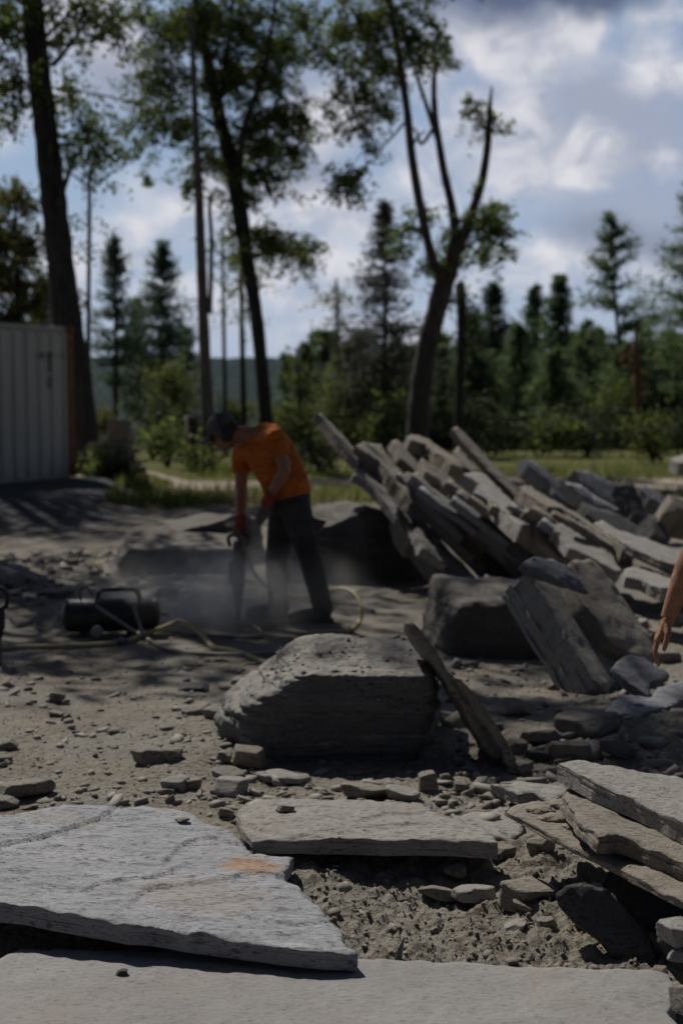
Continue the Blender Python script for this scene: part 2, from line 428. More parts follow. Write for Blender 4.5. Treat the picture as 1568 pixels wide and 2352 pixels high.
def on_ground(u, v, it=6):
    p = floor_at(u, v, 0)
    for _ in range(it): p = floor_at(u, v, gz(p.x, p.y))
    return p

M['dirt'], _t, _b = new_mat('dirt_ground')
def dirt_nodes(t, b):
    tc = t.node('ShaderNodeTexCoord').outputs['Object']
    big = t.noise(tc, 0.9, 6, .6, .3); mid = t.noise(tc, 7, 7, .65); fine = t.noise(tc, 55, 5, .7)
    v = t.math('ADD', t.math('MULTIPLY', big, .4), t.math('ADD', t.math('MULTIPLY', mid, .35), t.math('MULTIPLY', fine, .25)))
    c = t.mix(t.ramp(v, [(0.36, 0.0), (0.66, 1.0)]), (0.145, 0.126, 0.099), (0.335, 0.302, 0.245))
    # grey stone meal worn into the working floor
    c = t.mix(t.math('MULTIPLY', t.ramp(t.noise(tc, 1.6, 5, .6), [(0.42, 0.0), (0.62, 1.0)]), .55), c, (0.265, 0.252, 0.228))
    at_ = t.node('ShaderNodeAttribute', attribute_name='cover'); s = t.node('ShaderNodeSeparateColor'); t.put(s.inputs[0], at_.outputs['Color'])
    gravel_shade, turf, wood = s.outputs
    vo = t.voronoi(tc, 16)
    c = t.mix(gravel_shade, c, t.mix(vo, (0.05, 0.05, 0.055), (0.12, 0.12, 0.125)))
    c = t.mix(turf, c, t.mix(mid, (0.075, 0.085, 0.028), (0.15, 0.145, 0.06)))
    trees = t.noise(tc, 0.055, 8, .7)
    c = t.mix(wood, c, t.mix(t.ramp(trees, [(0.4, 0.0), (0.62, 1.0)]), (0.010, 0.018, 0.018), (0.030, 0.046, 0.040)))
    t.put(b.inputs['Base Color'], c); b.inputs['Roughness'].default_value = .95; b.inputs['Specular IOR Level'].default_value = 0.03
    h = t.math('ADD', t.math('MULTIPLY', mid, .7), t.math('ADD', t.math('MULTIPLY', fine, .5), t.math('MULTIPLY', t.voronoi(tc, 38), .35)))
    t.put(b.inputs['Normal'], t.bump(h, 1.0, .03))
dirt_nodes(_t, _b)

def build_ground():
    ys = [-30, -15, -8, -4, -1, 0.5, 1.5]
    y = 1.5
    while y < 2.9: y *= 1.03; ys.append(y)
    while y < 11: y *= 1.0038; ys.append(y)
    while y < 60: y *= 1.012; ys.append(y)
    while y < 3200: y *= 1.035; ys.append(y)
    ys = np.array(ys)
    s = np.concatenate([-np.geomspace(40, 1.25, 34), np.linspace(-1.2, 1.2, 430), np.geomspace(1.25, 40, 34)])
    w = 0.27 * np.maximum(ys, 1.5) + 0.12
    X = s[None, :] * w[:, None]; Y = np.repeat(ys[:, None], len(s), 1)
    Z = ground_h(X, Y)
    # woods on the far hills are bumpy canopies
    Z = Z + np.where(Y > 400, 5.0 * np.abs(fbm(X / 14.0, Y / 30.0, None, 3, 8)), 0)
    v = np.stack([X, Y, Z], -1).reshape(-1, 3)
    ny, nx = X.shape
    i = np.arange(ny * nx).reshape(ny, nx)
    f = np.stack([i[:-1, :-1], i[:-1, 1:], i[1:, 1:], i[1:, :-1]], -1).reshape(-1, 4)
    o = mesh('ground', v, f, M['dirt'], smooth=True)
    x, yy = v[:, 0], v[:, 1]
    nz = fbm(x * .5, yy * .35, None, 3, 9)
    gravel_shade = sstep(-2.7, -3.5, x + .5 * nz) * sstep(14.6, 16.6, yy + 1.4 * nz) * sstep(27, 24, yy)  # dark gravel, stretched toward the camera to paint in shade on the bank
    turf = sstep(19.5, 22.5, yy + 2.2 * nz) * (1 - gravel_shade)
    turf = np.maximum(turf, sstep(-1.5, 2.5, x) * sstep(16.2, 18.5, yy + 1.2 * nz))
    wood = sstep(60, 110, yy)
    col = np.stack([gravel_shade, turf * (1 - wood), wood, np.ones_like(x)], -1).astype(np.float32)
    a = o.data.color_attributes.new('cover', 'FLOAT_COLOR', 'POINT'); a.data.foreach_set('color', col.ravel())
    tag(o, kind='structure')
build_ground()

# the pale track that crosses behind the yard
def build_track():
    xs = np.linspace(-9, 9, 60); v = []; f = []
    for i, x in enumerate(xs):
        yc = 25.6 + 0.9 * math.sin(x * .35) - .10 * x
        for j, k in enumerate(np.linspace(-1, 1, 9)):
            yy = yc + k * (1.5 + .35 * math.sin(x * 1.7 + 2 * k)); v.append((x, yy, gz(x, yy) + .03 - .022 * abs(k)))
    for i in range(59):
        for j in range(8): f.append((i * 9 + j, i * 9 + j + 1, (i + 1) * 9 + j + 1, (i + 1) * 9 + j))
    m, t, b = new_mat('track_dust'); tc = t.node('ShaderNodeTexCoord').outputs['Object']
    t.put(b.inputs['Base Color'], t.mix(t.noise(tc, 2.5, 7, .7), (0.22, 0.18, 0.135), (0.42, 0.36, 0.28))); b.inputs['Roughness'].default_value = .95
    t.put(b.inputs['Normal'], t.bump(t.noise(tc, 9, 6, .7), .6, .05))
    tag(mesh('track', v, f, m, smooth=True), kind='structure')
build_track()

# ------------------------------------------------------------------ loose chips (uncountable)
rng = np.random.default_rng(5)
_ico = {}
def ico(sub):
    if sub not in _ico:
        bm = bmesh.new(); bmesh.ops.create_icosphere(bm, subdivisions=sub, radius=1.0)
        bm.verts.ensure_lookup_table()
        _ico[sub] = (np.array([v.co[:] for v in bm.verts]), np.array([[v.index for v in f.verts] for f in bm.faces])); bm.free()
    return _ico[sub]
def cut_rock(rg, sub, flat, nplanes=7):
    """an angular broken stone: upright split sides round a flat bed"""
    d, f = ico(sub)
    k = int(rg.integers(4, nplanes + 1)); a = (np.arange(k) + rg.uniform(-.32, .32, k)) * 6.283 / k + rg.uniform(0, 6.28)
    n = np.stack([np.cos(a), np.sin(a), rg.normal(0, .28, k)], -1)
    n = np.vstack([n, [[rg.normal(0, .10), rg.normal(0, .10), 1.0], [rg.normal(0, .1), rg.normal(0, .1), -1.0], [rg.normal(0, .5), rg.normal(0, .5), 1]]])
    n /= np.linalg.norm(n, axis=1)[:, None]
    h = np.concatenate([rg.uniform(.62, .95, k), [.62, .62, .72]])
    dots = d @ n.T
    r = np.min(np.where(dots > .05, h[None, :] / np.maximum(dots, .05), 9), axis=1)
    v = d * np.minimum(r, 1.25)[:, None]; v[:, 2] *= flat / .62
    return v, f
def rotm(rg, tilt):
    a = rg.uniform(0, 6.283); e = rg.normal(0, tilt); c = rg.uniform(0, 6.283)
    return np.array((Matrix.Rotation(c, 3, 'Z') @ Matrix.Rotation(e, 3, 'X') @ Matrix.Rotation(a, 3, 'Z')))
def scatter_chips(name, pts, sizes, mat, sub=1, flat=(.18, .6), tilt=.35, seed=3, label=None):
    rg = np.random.default_rng(seed); V = []; F = []; n = 0
    shapes = [cut_rock(rg, sub, .62) for _ in range(24)]
    for (x, y), s in zip(pts, sizes):
        v, f = shapes[rg.integers(24)]
        sc = np.array([s * rg.uniform(.6, 1.3), s * rg.uniform(.45, .9), s * rg.uniform(*flat)])
        q = (v * sc) @ rotm(rg, tilt).T
        q = q + np.array([x, y, 0]); q[:, 2] += s * .10
        V.append(q); F.append(f + n); n += len(v)
    V = np.concatenate(V); F = np.concatenate(F)
    cx = np.repeat([p[0] for p in pts], len(shapes[0][0])); cy = np.repeat([p[1] for p in pts], len(shapes[0][0]))
    V[:, 2] += ground_h(cx, cy)
    o = mesh(name, V, F, mat); tag(o, label, 'rubble', kind='stuff'); return o
m, t, b = new_mat('chip_stone')
g = t.node('ShaderNodeNewGeometry').outputs['Random Per Island']; tc = t.node('ShaderNodeTexCoord').outputs['Object']
t.put(b.inputs['Base Color'], t.mix(t.noise(tc, 30, 5, .6), t.mix(g, (0.13, 0.118, 0.10), (0.27, 0.25, 0.215)), t.mix(g, (0.17, 0.15, 0.125), (0.33, 0.31, 0.275))))
b.inputs['Roughness'].default_value = .9; t.put(b.inputs['Normal'], t.bump(t.noise(tc, 70, 4, .7), .5, .006)); M['chip'] = m
m, t, b = new_mat('soil_crumb')
g = t.node('ShaderNodeNewGeometry').outputs['Random Per Island']; tc = t.node('ShaderNodeTexCoord').outputs['Object']
t.put(b.inputs['Base Color'], t.mix(g, (0.14, 0.118, 0.09), (0.25, 0.22, 0.175)))
b.inputs['Roughness'].default_value = .95; t.put(b.inputs['Normal'], t.bump(t.noise(tc, 120, 4, .7), .8, .006)); M['crumb'] = m

def pts_px(n, u0, u1, v0, v1, keep=None, seed=0):
    rg = np.random.default_rng(seed); out = []
    while len(out) < n:
        u = rg.uniform(u0, u1); v = rg.uniform(v0, v1)
        p = floor_at(u, v, 0)
        dens = .5 + .5 * float(vnoise(np.array([p.x * 2.2]), np.array([p.y * 1.6]), seed=seed)[0])
        if rg.uniform() < .25 + .75 * dens and (keep is None or keep(u, v)): out.append((p.x, p.y))
    return out
def logsz(n, a, b, seed, pw=2.2):
    u = np.random.default_rng(seed).uniform(size=n); return a * (b / a) ** (u ** pw)
scatter_chips('slate_chips', pts_px(1800, -60, 640, 1520, 1860, seed=1), logsz(1800, .004, .05, 1, 4.2), M['chip'], 1, seed=11, label='slate chips strewn over the sunny dirt floor')
scatter_chips('slate_chips', pts_px(700, 480, 1200, 1730, 1900, seed=2), logsz(700, .005, .05, 2, 2.8), M['chip'], 1, seed=12, label='slate chips strewn around the foot of the big boulder')
scatter_chips('slate_chips', pts_px(1100, 1000, 1640, 1400, 1860, seed=3), logsz(1100, .006, .09, 3, 2.8), M['chip'], 1, (.15, .7), .6, 13, 'broken slate rubble in the shade below the pile')
scatter_chips('slate_chips', pts_px(800, -40, 420, 1270, 1400, lambda u, v: v < 1400 - u * .16, 4), logsz(800, .01, .09, 4), M['chip'], 1, (.2, .7), .5, 14, 'stone litter on the dirt beyond the air tank')
scatter_chips('slate_chips', pts_px(260, 300, 1000, 1330, 1600, seed=8), logsz(260, .004, .025, 8, 3), M['chip'], 1, seed=18, label='sparse chips on the shaded work floor')
scatter_chips('soil_crumbs', pts_px(5200, 640, 1500, 1960, 2240, seed=5), logsz(5200, .002, .013, 5, 4.5), M['crumb'], 1, (.5, .95), 1.5, 15, 'loose soil crumbs in the dug pocket')
scatter_chips('slate_chips', pts_px(420, 640, 1500, 1900, 2240, seed=6), logsz(420, .005, .034, 6, 3), M['chip'], 1, (.15, .45), .5, 16, 'slate flakes lying in the dug soil')
scatter_chips('soil_crumbs', pts_px(2600, -60, 1100, 1500, 1880, seed=7), logsz(2600, .002, .011, 7, 3.5), M['crumb'], 1, (.5, .9), 1.5, 17, 'fine soil crumbs on the dirt floor')

# ------------------------------------------------------------------ grass
def blades(name, regions, mat, label, seed=0, hgt=(.12, .4), wid=.010):
    rg = np.random.default_rng(seed); V = []; F = []
    for (n, x0, x1, y0, y1) in regions:
        x = rg.uniform(x0, x1, n); y = rg.uniform(y0, y1, n)
        ed = np.minimum(np.minimum(x - x0, x1 - x) / (.22 * (x1 - x0)), np.minimum(y - y0, y1 - y) / (.25 * (y1 - y0)))
        k = fbm(x * .9, y * .7, None, 3, seed + 3) > .25 - .45 * np.clip(ed, 0, 1)
        x, y = x[k], y[k]; z = ground_h(x, y); n = len(x)
        h = rg.uniform(hgt[0], hgt[1], n) * (.7 + .6 * np.clip(fbm(x * .6, y * .6, None, 2, seed), -.5, 1)); a = rg.uniform(0, 6.283, n); l = rg.normal(0, .35, n); w = wid * rg.uniform(.7, 1.6, n)
        dx, dy = np.cos(a), np.sin(a)
        p0 = np.stack([x - dy * w, y + dx * w, z - .02], -1); p1 = np.stack([x + dy * w, y - dx * w, z - .02], -1)
        p2 = np.stack([x + dx * l * h, y + dy * l * h, z + h], -1)
        V.append(np.stack([p0, p1, p2], 1).reshape(-1, 3))
    V = np.concatenate(V); F = np.arange(len(V)).reshape(-1, 3)
    tag(mesh(name, V, F, mat), label, 'grass', kind='stuff')
blades('grass', [(5200, -3.3, .6, 19.6, 23.5), (3000, -3.2, 2.2, 27.5, 31), (7000, 1.5, 11, 19.0, 33), (1600, -3.6, -2.9, 21.5, 25)], M['grass'], 'green grass growing beyond the yard', 21, (.10, .30), .011)
blades('grass', [(2600, -3.2, 1.2, 19.2, 24), (3600, 1.5, 11, 18.0, 33)], M['grass_dry'], 'dry straw coloured grass beyond the yard', 22, (.10, .32), .010)
blades('grass', [(320, .62, .92, 11.9, 12.5)], M['grass'], 'tuft of bright grass between boulder and slab pile', 23, (.10, .26), .008)
blades('grass', [(180, -1.2, -.85, 12.9, 13.4)], M['grass'], 'tuft of grass between the two shaded boulders', 24, (.10, .22), .008)

# ------------------------------------------------------------------ trees
def leaf_quads(P, size, rg, droop=.5):
    """one folded diamond leaf at each point of P"""
    n = len(P)
    a = rg.normal(size=(n, 3)); a[:, 2] -= droop * 1.6; a /= np.linalg.norm(a, axis=1)[:, None]
    b = rg.normal(size=(n, 3)); b -= a * np.sum(a * b, 1)[:, None]; b /= np.linalg.norm(b, axis=1)[:, None]
    L = size * rg.uniform(.6, 1.35, n)[:, None]; w = L * .36
    V = np.stack([P, P + a * L * .5 + b * w, P + a * L, P + a * L * .5 - b * w], 1).reshape(-1, 3)
    return V
def leaf_cloud(blobs, size, rg, per=26, spread=.16, droop=.5, stretch=1.5):
    """blobs: (centre xyz, radius xyz, clusters)"""
    out = []
    for (c, r, k) in blobs:
        d = rg.normal(size=(k, 3)); d /= np.linalg.norm(d, axis=1)[:, None]
        q = np.array(c) + d * np.array(r) * np.minimum(np.abs(rg.normal(0, .62, k)) + .12, 1.35)[:, None]
        m = rg.integers(int(per * .4), int(per * 1.6), k); i = np.repeat(np.arange(k), m)
        if droop > .3:                                       # leaves strung along hanging twigs
            o_ = d * np.array([.9, .9, 0]) + rg.normal(0, .45, (k, 3)); o_[:, 2] -= droop * 1.15; o_ /= np.linalg.norm(o_, axis=1)[:, None]
            L_ = spread * rg.uniform(2.0, 5.5, k); t_ = rg.uniform(-.25, 1, len(i))
            P = q[i] + o_[i] * (L_[i] * t_)[:, None] + rg.normal(size=(len(i), 3)) * spread * .42
        else: P = q[i] + rg.normal(size=(len(i), 3)) * spread * np.array([1, 1, stretch])
        out.append(leaf_quads(P, size, rg, droop))
    V = np.concatenate(out); return V, np.arange(len(V)).reshape(-1, 4)
def px_tube(mb, pts, Y, seg=10, dy=0.0, taper_n=6):
    """pts: (u, v, width) in the picture at distance Y; leaning by DY metres in depth over its length"""
    n = len(pts)
    P = [at(u, v, Y + dy * i / max(1, n - 1)) for i, (u, v, w) in enumerate(pts)]
    Wd = [w * Y / FPX / 2 for (_, _, w) in pts]
    S_ = spline([(*p,) for p in P], taper_n); Wr = []
    for i in range(n - 1):
        for k in range(taper_n): Wr.append(Wd[i] + (Wd[i + 1] - Wd[i]) * k / taper_n)
    Wr.append(Wd[-1])
    rg = random.Random(int(pts[0][0] * 7 + pts[0][1]))
    Wr = [w * rg.uniform(.94, 1.06) for w in Wr]
    mb.tube(S_, Wr, seg)
def px_tree(name, label, Y, limbs, blobs, leafm, barkm, size=.11, dens=1.0, group='tall trees at the edge of the yard', seed=1, dr=.55, per=26, spread=.17, dy=0.0, cat='tree', rootdrop=.25):
    """limbs: list of (list of (u,v,w), depth lean); blobs: (u, v, ru, rv, depth offset)"""
    base = limbs[0][0][0]
    p = at(base[0], base[1], Y); z0 = gz(p.x, p.y)
    root = empty(name, (p.x, p.y, min(p.z, z0)), label, cat, group)
    mb = MB()
    first = limbs[0][0]
    if p.z > z0 - .05:
        vb = 920 + (1.5 - (z0 - rootdrop)) * FPX / Y
        limbs = [([(base[0] + (base[0] - first[1][0]) * .1, vb, base[2] * 1.12)] + list(first), limbs[0][1])] + list(limbs[1:])
    for pts, d in limbs: px_tube(mb, pts, Y, 12 if pts is limbs[0][0] else 8, d)
    mb.build('trunk', barkm, root, True)
    rg = np.random.default_rng(seed); B = []
    for bl in blobs:
        u, v, ru, rv, dY = bl[:5]; k = bl[5] if len(bl) > 5 else 1.0
        c = at(u, v, Y + dY); rx = ru * Y / FPX; rz = rv * Y / FPX; ry = max(rx, .35) if len(bl) < 7 else bl[6]
        B.append((tuple(c), (rx, ry * .9, rz), max(3, int(dens * k * 50 * (rx * rz) ** .75 / .45))))
    if B:
        V, F = leaf_cloud(B, size * .70, rg, per * 1.6, spread * .85, dr, 2.2)
        mesh('crown', V, F, leafm, root)
    return root

px_tree('broadleaf_tree', 'thick dark leaning trunk right behind the container corner', 25.2,
    [([(196, 1105, 84), (176, 900, 78), (150, 700, 66), (128, 500, 60), (108, 320, 56), (92, 180, 54), (78, 40, 50), (64, -140, 44), (52, -420, 30)], .6),
     ([(122, 150, 12), (160, 105, 9), (190, 62, 7), (222, 20, 5)], -.8), ([(135, 470, 14), (155, 410, 10), (172, 365, 8), (200, 320, 5)], -.5),
     ([(105, 250, 9), (60, 190, 6), (20, 150, 4)], .7), ([(88, 100, 9), (150, 40, 6), (210, -30, 4)], .5), ([(120, 200, 5), (220, 215, 4), (300, 235, 3)], -.4),
     ([(120, 230, 4), (200, 255, 3), (290, 275, 2)], .3), ([(128, 500, 7), (95, 470, 5), (55, 440, 4)], -.4)],
    [(20, 60, 60, 80, .3), (35, 190, 45, 75, -.4, .9), (10, 250, 30, 40, .2), (200, 20, 85, 50, .2, 1.1), (260, 65, 40, 50, -.5, .8), (150, 90, 35, 40, -.9, .6), (160, 210, 38, 55, .5, .9),
     (215, 290, 52, 34, -.3, 1.2), (235, 340, 30, 55, -.3, .9), (190, 240, 45, 25, .4, .6), (150, 330, 22, 40, .3, .7), (40, -60, 160, 90, 0, .9), (200, -120, 160, 110, .5, .8), (10, 20, 50, 60, .9, .8), (150, 520, 22, 45, .3, .4)],
    M['leaf'], M['bark_dark'], size=.12, seed=31, per=16)
px_tree('slender_tree', 'thin bare sapling trunk with a tuft of olive leaves beside the thick leaning trunk', 26.5,
    [([(203, 900, 11), (204, 700, 10), (206, 500, 9), (207, 400, 9), (222, 345, 6)], .3), ([(206, 430, 6), (180, 410, 4), (158, 395, 3)], -.2)],
    [(228, 350, 36, 42, 0, .9), (245, 310, 30, 35, .2, .8), (205, 560, 14, 40, .1, .4), (180, 510, 20, 14, .2, .4), (205, 430, 14, 30, .1, .4)], M['leaf_olive'], M['bark_mid'], size=.11, seed=32, per=14)
px_tree('dead_tree', 'pale bare snag trunk with a broken pointed top', 30.0,
    [([(478, 1000, 30), (472, 850, 28), (466, 700, 25), (461, 560, 22), (456, 420, 20), (450, 300, 17), (445, 170, 14), (440, 70, 11), (434, 22, 6)], .2),
     ([(452, 330, 6), (462, 318, 5), (470, 290, 3)], 0), ([(482, 720, 12), (486, 560, 10), (482, 470, 9), (498, 430, 6)], .3)],
    [], None, M['bark_pale'], group='tall trees at the edge of the yard')
px_tree('broadleaf_tree', 'tall dark tree with a bowed trunk behind the worker and a dense crown', 32.0,
    [([(612, 985, 34), (602, 860, 31), (588, 720, 30), (570, 610, 32), (553, 500, 36), (538, 410, 38), (520, 330, 34), (500, 250, 30), (482, 170, 27), (468, 90, 24), (450, 0, 20), (430, -150, 14)], .5),
     ([(545, 440, 16), (560, 300, 14), (600, 180, 11), (625, 60, 9), (640, -80, 6)], -.8), ([(502, 260, 14), (520, 140, 12), (535, 0, 10), (545, -140, 6)], .8),
     ([(566, 590, 10), (610, 580, 7), (660, 575, 5), (700, 570, 3)], -.4), ([(540, 420, 8), (600, 390, 6), (650, 340, 4)], .5), ([(505, 300, 9), (440, 250, 7), (380, 220, 5), (330, 190, 3)], .4),
     ([(520, 340, 7), (430, 340, 5), (360, 330, 3)], -.5), ([(560, 300, 7), (640, 290, 5), (710, 280, 3)], .3)],
    [(400, 60, 95, 90, .2), (380, 170, 75, 70, -.5), (340, 250, 45, 55, .4, .8), (420, 280, 70, 60, .3), (330, 330, 40, 45, 0, .5), (480, 40, 100, 90, .5), (560, 60, 110, 90, -.5), (600, 170, 90, 80, .2), (520, 180, 90, 80, .8),
     (660, 110, 60, 80, .5, .8), (640, 260, 85, 50, -.3), (570, 300, 80, 60, .3), (690, 290, 45, 22, .2, .8), (620, 340, 90, 45, .6), (680, 350, 40, 18, 0, .8), (600, 400, 75, 42, -.2), (560, 450, 50, 35, .3, .8), (470, 360, 55, 50, .3, .8), (440, 420, 40, 40, -.3, .4),
     (325, 400, 22, 30, .1, .3), (630, 560, 62, 46, -.3, 1.1), (690, 590, 42, 38, .3, 1.0), (590, 540, 30, 40, .3, .8), (605, 620, 22, 40, .4, .4), (560, 520, 30, 60, .3, .6), (480, -100, 230, 90, 0, .9), (300, 30, 40, 40, .3, .5), (700, 30, 50, 60, .3, .7), (540, 380, 40, 60, .7, .8)],
    M['leaf'], M['bark_dark'], size=.115, seed=33, dens=1.15, per=20, spread=.15)
px_tree('broadleaf_tree', 'forked maple with three bare limbs, the right one broken off to a point', 30.0,
    [([(958, 1010, 54), (966, 900, 50), (980, 800, 48), (1000, 720, 46), (1020, 650, 46), (1036, 600, 46)], .2),
     ([(1016, 650, 22), (990, 585, 22), (970, 500, 20), (955, 420, 20), (943, 340, 19), (935, 260, 18), (922, 170, 16), (908, 90, 14), (895, 0, 11), (885, -120, 8)], -.7),
     ([(1030, 610, 30), (1044, 540, 24), (1036, 470, 20), (1020, 400, 19), (1008, 330, 17), (998, 260, 15), (996, 190, 12), (1002, 130, 8)], .4),
     ([(1004, 320, 12), (985, 260, 11), (965, 200, 9), (945, 140, 7), (925, 60, 5)], .6), ([(998, 290, 9), (968, 330, 8), (955, 300, 5), (940, 290, 4)], .3),
     ([(1036, 600, 32), (1062, 545, 26), (1086, 480, 21), (1106, 415, 19), (1117, 350, 18), (1122, 290, 16), (1124, 245, 11), (1129, 198, 3)], -.2),
     ([(945, 350, 6), (955, 320, 5), (975, 300, 4)], 0), ([(930, 280, 6), (880, 335, 4), (840, 345, 3), (815, 370, 2)], -.5), ([(1040, 590, 12), (1080, 560, 8), (1120, 540, 5)], .5), ([(972, 520, 8), (940, 530, 5), (915, 545, 3)], -.4)],
    [(880, 30, 110, 90, .2, 1.1), (800, 60, 75, 80, -.4), (770, 140, 45, 50, .4, .8), (870, 150, 90, 70, .3), (950, 80, 65, 70, -.5), (990, 130, 40, 40, .2, .8), (1010, 95, 26, 24, .1, .7), (840, 220, 60, 40, .3, .9), (780, 230, 32, 35, 0, .6), (830, 285, 38, 28, .2, .8),
     (880, 260, 34, 26, .4, .7), (840, 330, 16, 32, .1, .6), (795, 420, 40, 45, -.1, 1.3), (768, 270, 9, 20, .1, .8), (820, 400, 26, 30, .1, .8), (1088, 255, 28, 24, 0, 1.0), (1076, 230, 18, 14, .1, .9), (1132, 285, 14, 26, .1, 1.0), (1112, 510, 50, 48, -.1, 1.2), (1140, 480, 28, 22, .3, 1.0),
     (1110, 575, 46, 28, .3, 1.1), (1145, 530, 24, 40, -.2, 1.0), (940, 520, 34, 40, .3, .9), (975, 480, 18, 30, .2, .6), (920, 560, 24, 30, .2, .6), (1035, 560, 26, 50, .4, .7), (985, 600, 34, 40, .3, .7), (900, -110, 200, 80, 0, .9), (700, 60, 30, 60, .2, .6)],
    M['leaf'], M['bark_mid'], size=.11, seed=34, dens=1.1, per=20, spread=.13)
px_tree('broadleaf_tree', 'dark post-like trunk with ivy leaves just right of the forked maple', 33.0,
    [([(1052, 990, 20), (1056, 860, 20), (1060, 740, 22), (1056, 650, 24)], 0)], [(1060, 690, 22, 50, 0, .8), (1085, 720, 40, 40, .3, .5), (1050, 800, 22, 60, .2, .5)], M['leaf_dark'], M['bark_dark'], size=.10, seed=35)
for i, (u, v0, v1, w, lab, lf) in enumerate([(518, 980, 520, 10, 'thin trunk close to the right of the pale snag', 'leaf_light'), (560, 980, 560, 14, 'thin dark trunk just left of the bowed trunk', 'leaf'),
        (688, 960, 800, 9, 'short bare pole trunk between the worker and the forked maple', 'leaf_light'), (780, 960, 640, 10, 'thin sparse tree left of the lacy grey tree', 'leaf_light')]):
    px_tree('slender_tree', lab, 38.0 + i, [([(u, v0, w), (u - 4, (v0 + v1) / 2, w * .85), (u - 8, v1, w * .5)], .2)],
        [(u - 6, v1 + 60, 26, 60, .2, .5), (u + 4, v1 + 150, 24, 60, 0, .4), (u - 10, v1 + 20, 18, 30, 0, .5)], M[lf], M['bark_dark'], size=.12, seed=40 + i, per=14, group='slender trees at the edge of the yard')
px_tree('broadleaf_tree', 'rounded olive tree above the container at the left edge', 34.0,
    [([(40, 1000, 22), (45, 800, 18), (40, 600, 12), (35, 450, 6)], 0)],
    [(30, 450, 55, 50, 0, .9), (20, 540, 75, 70, .5), (70, 560, 45, 60, -.5, .8), (40, 650, 90, 70, .2), (100, 680, 40, 60, 0, .7), (20, 720, 90, 50, .2), (160, 700, 40, 50, .6, .4), (-40, 560, 60, 120, 0)], M['leaf_olive'], M['bark_dark'], size=.13, seed=50, dens=.9)

# conifers ---------------------------------------------------------
def conifer(name, label, u, vtop, hw, Y, mat, seed, vbase=1000, whorl=.36, zlow=.08, dens=1.0, sweep=.35, tuft=.20, trunkw=None, group='conifers beyond the yard', bark='bark_dark', lean=0.0, lab2=None):
    rg = np.random.default_rng(seed)
    top = at(u, vtop, Y); x0 = top.x - lean; zb = gz(x0, Y); H = top.z - zb; wmax = hw * Y / FPX
    root = empty(name, (x0, Y, zb), label, 'tree', group)
    mb = MB(); tw = trunkw or .0135 * H + .03
    mb.tube([(x0 + lean * k + .03 * math.sin(seed + 5 * k), Y + .02 * math.cos(3 * seed + 4 * k), zb - .2 + (H + .2) * k) for k in np.linspace(0, 1, 9)], [tw * (1 - k * .93) for k in np.linspace(0, 1, 9)], 8)
    A = []; D = []
    z = zb + zlow * H
    while z < top.z - .05:
        k = (z - zb) / H; kk = (k - zlow) / (1 - zlow)
        L0 = 1.35 * wmax * (1 - kk) ** .82 * min(1, .55 + 2.0 * kk) + .04
        nb = rg.integers(6, 9); ph = rg.uniform(0, 6.28)
        for j in range(nb):
            L = L0 * rg.uniform(.55, 1.2); a = ph + j * 6.283 / nb + rg.normal(0, .25)
            if rg.uniform() < .12: continue
            n = max(4, int(L / .10)); s = np.linspace(.12, 1, n)
            up = sweep * (.45 + .6 * kk) * rg.uniform(.3, 1.7)
            bx = x0 + lean * k + np.cos(a) * L * s; by = Y + np.sin(a) * L * s; bz = z + rg.uniform(-.3, .3) * whorl + L * (up * s ** 1.6 - .12 * s)
            P = np.stack([bx, by, bz], -1)
            mb.tube([P[0] - (P[-1] - P[0]) * .12, P[n // 2], P[-1]], [.016 + .004 * L, .011, .004], 4, cap=False)
            m_ = max(4, int(14 * dens)); idx = np.repeat(np.arange(n), m_)
            side = rg.normal(size=(len(idx), 3)) * np.array([.13, .13, .11]) * min(1.6, L + .3) * (.35 + .8 * s[idx])[:, None]
            A.append(P[idx] + side)
            d = np.array([np.cos(a), np.sin(a), .5]); q = rg.normal(size=(len(idx), 3)) * .75 + d; D.append(q / np.linalg.norm(q, axis=1)[:, None])
        z += whorl * rg.uniform(.7, 1.3) * (.6 + .5 * (1 - kk))
    A = np.concatenate(A); D = np.concatenate(D); n = len(A)
    b = rg.normal(size=(n, 3)); b -= D * np.sum(D * b, 1)[:, None]; b /= np.linalg.norm(b, axis=1)[:, None]
    L = tuft * rg.uniform(.6, 1.3, n)[:, None]
    V = np.stack([A - b * L * .13, A + b * L * .13, A + D * L], 1).reshape(-1, 3)
    mb.build('trunk', M[bark], root, True)
    mesh('crown', V, np.arange(len(V)).reshape(-1, 3), mat, root)
    return root
NB, NG = M['needle_blue'], M['needle']
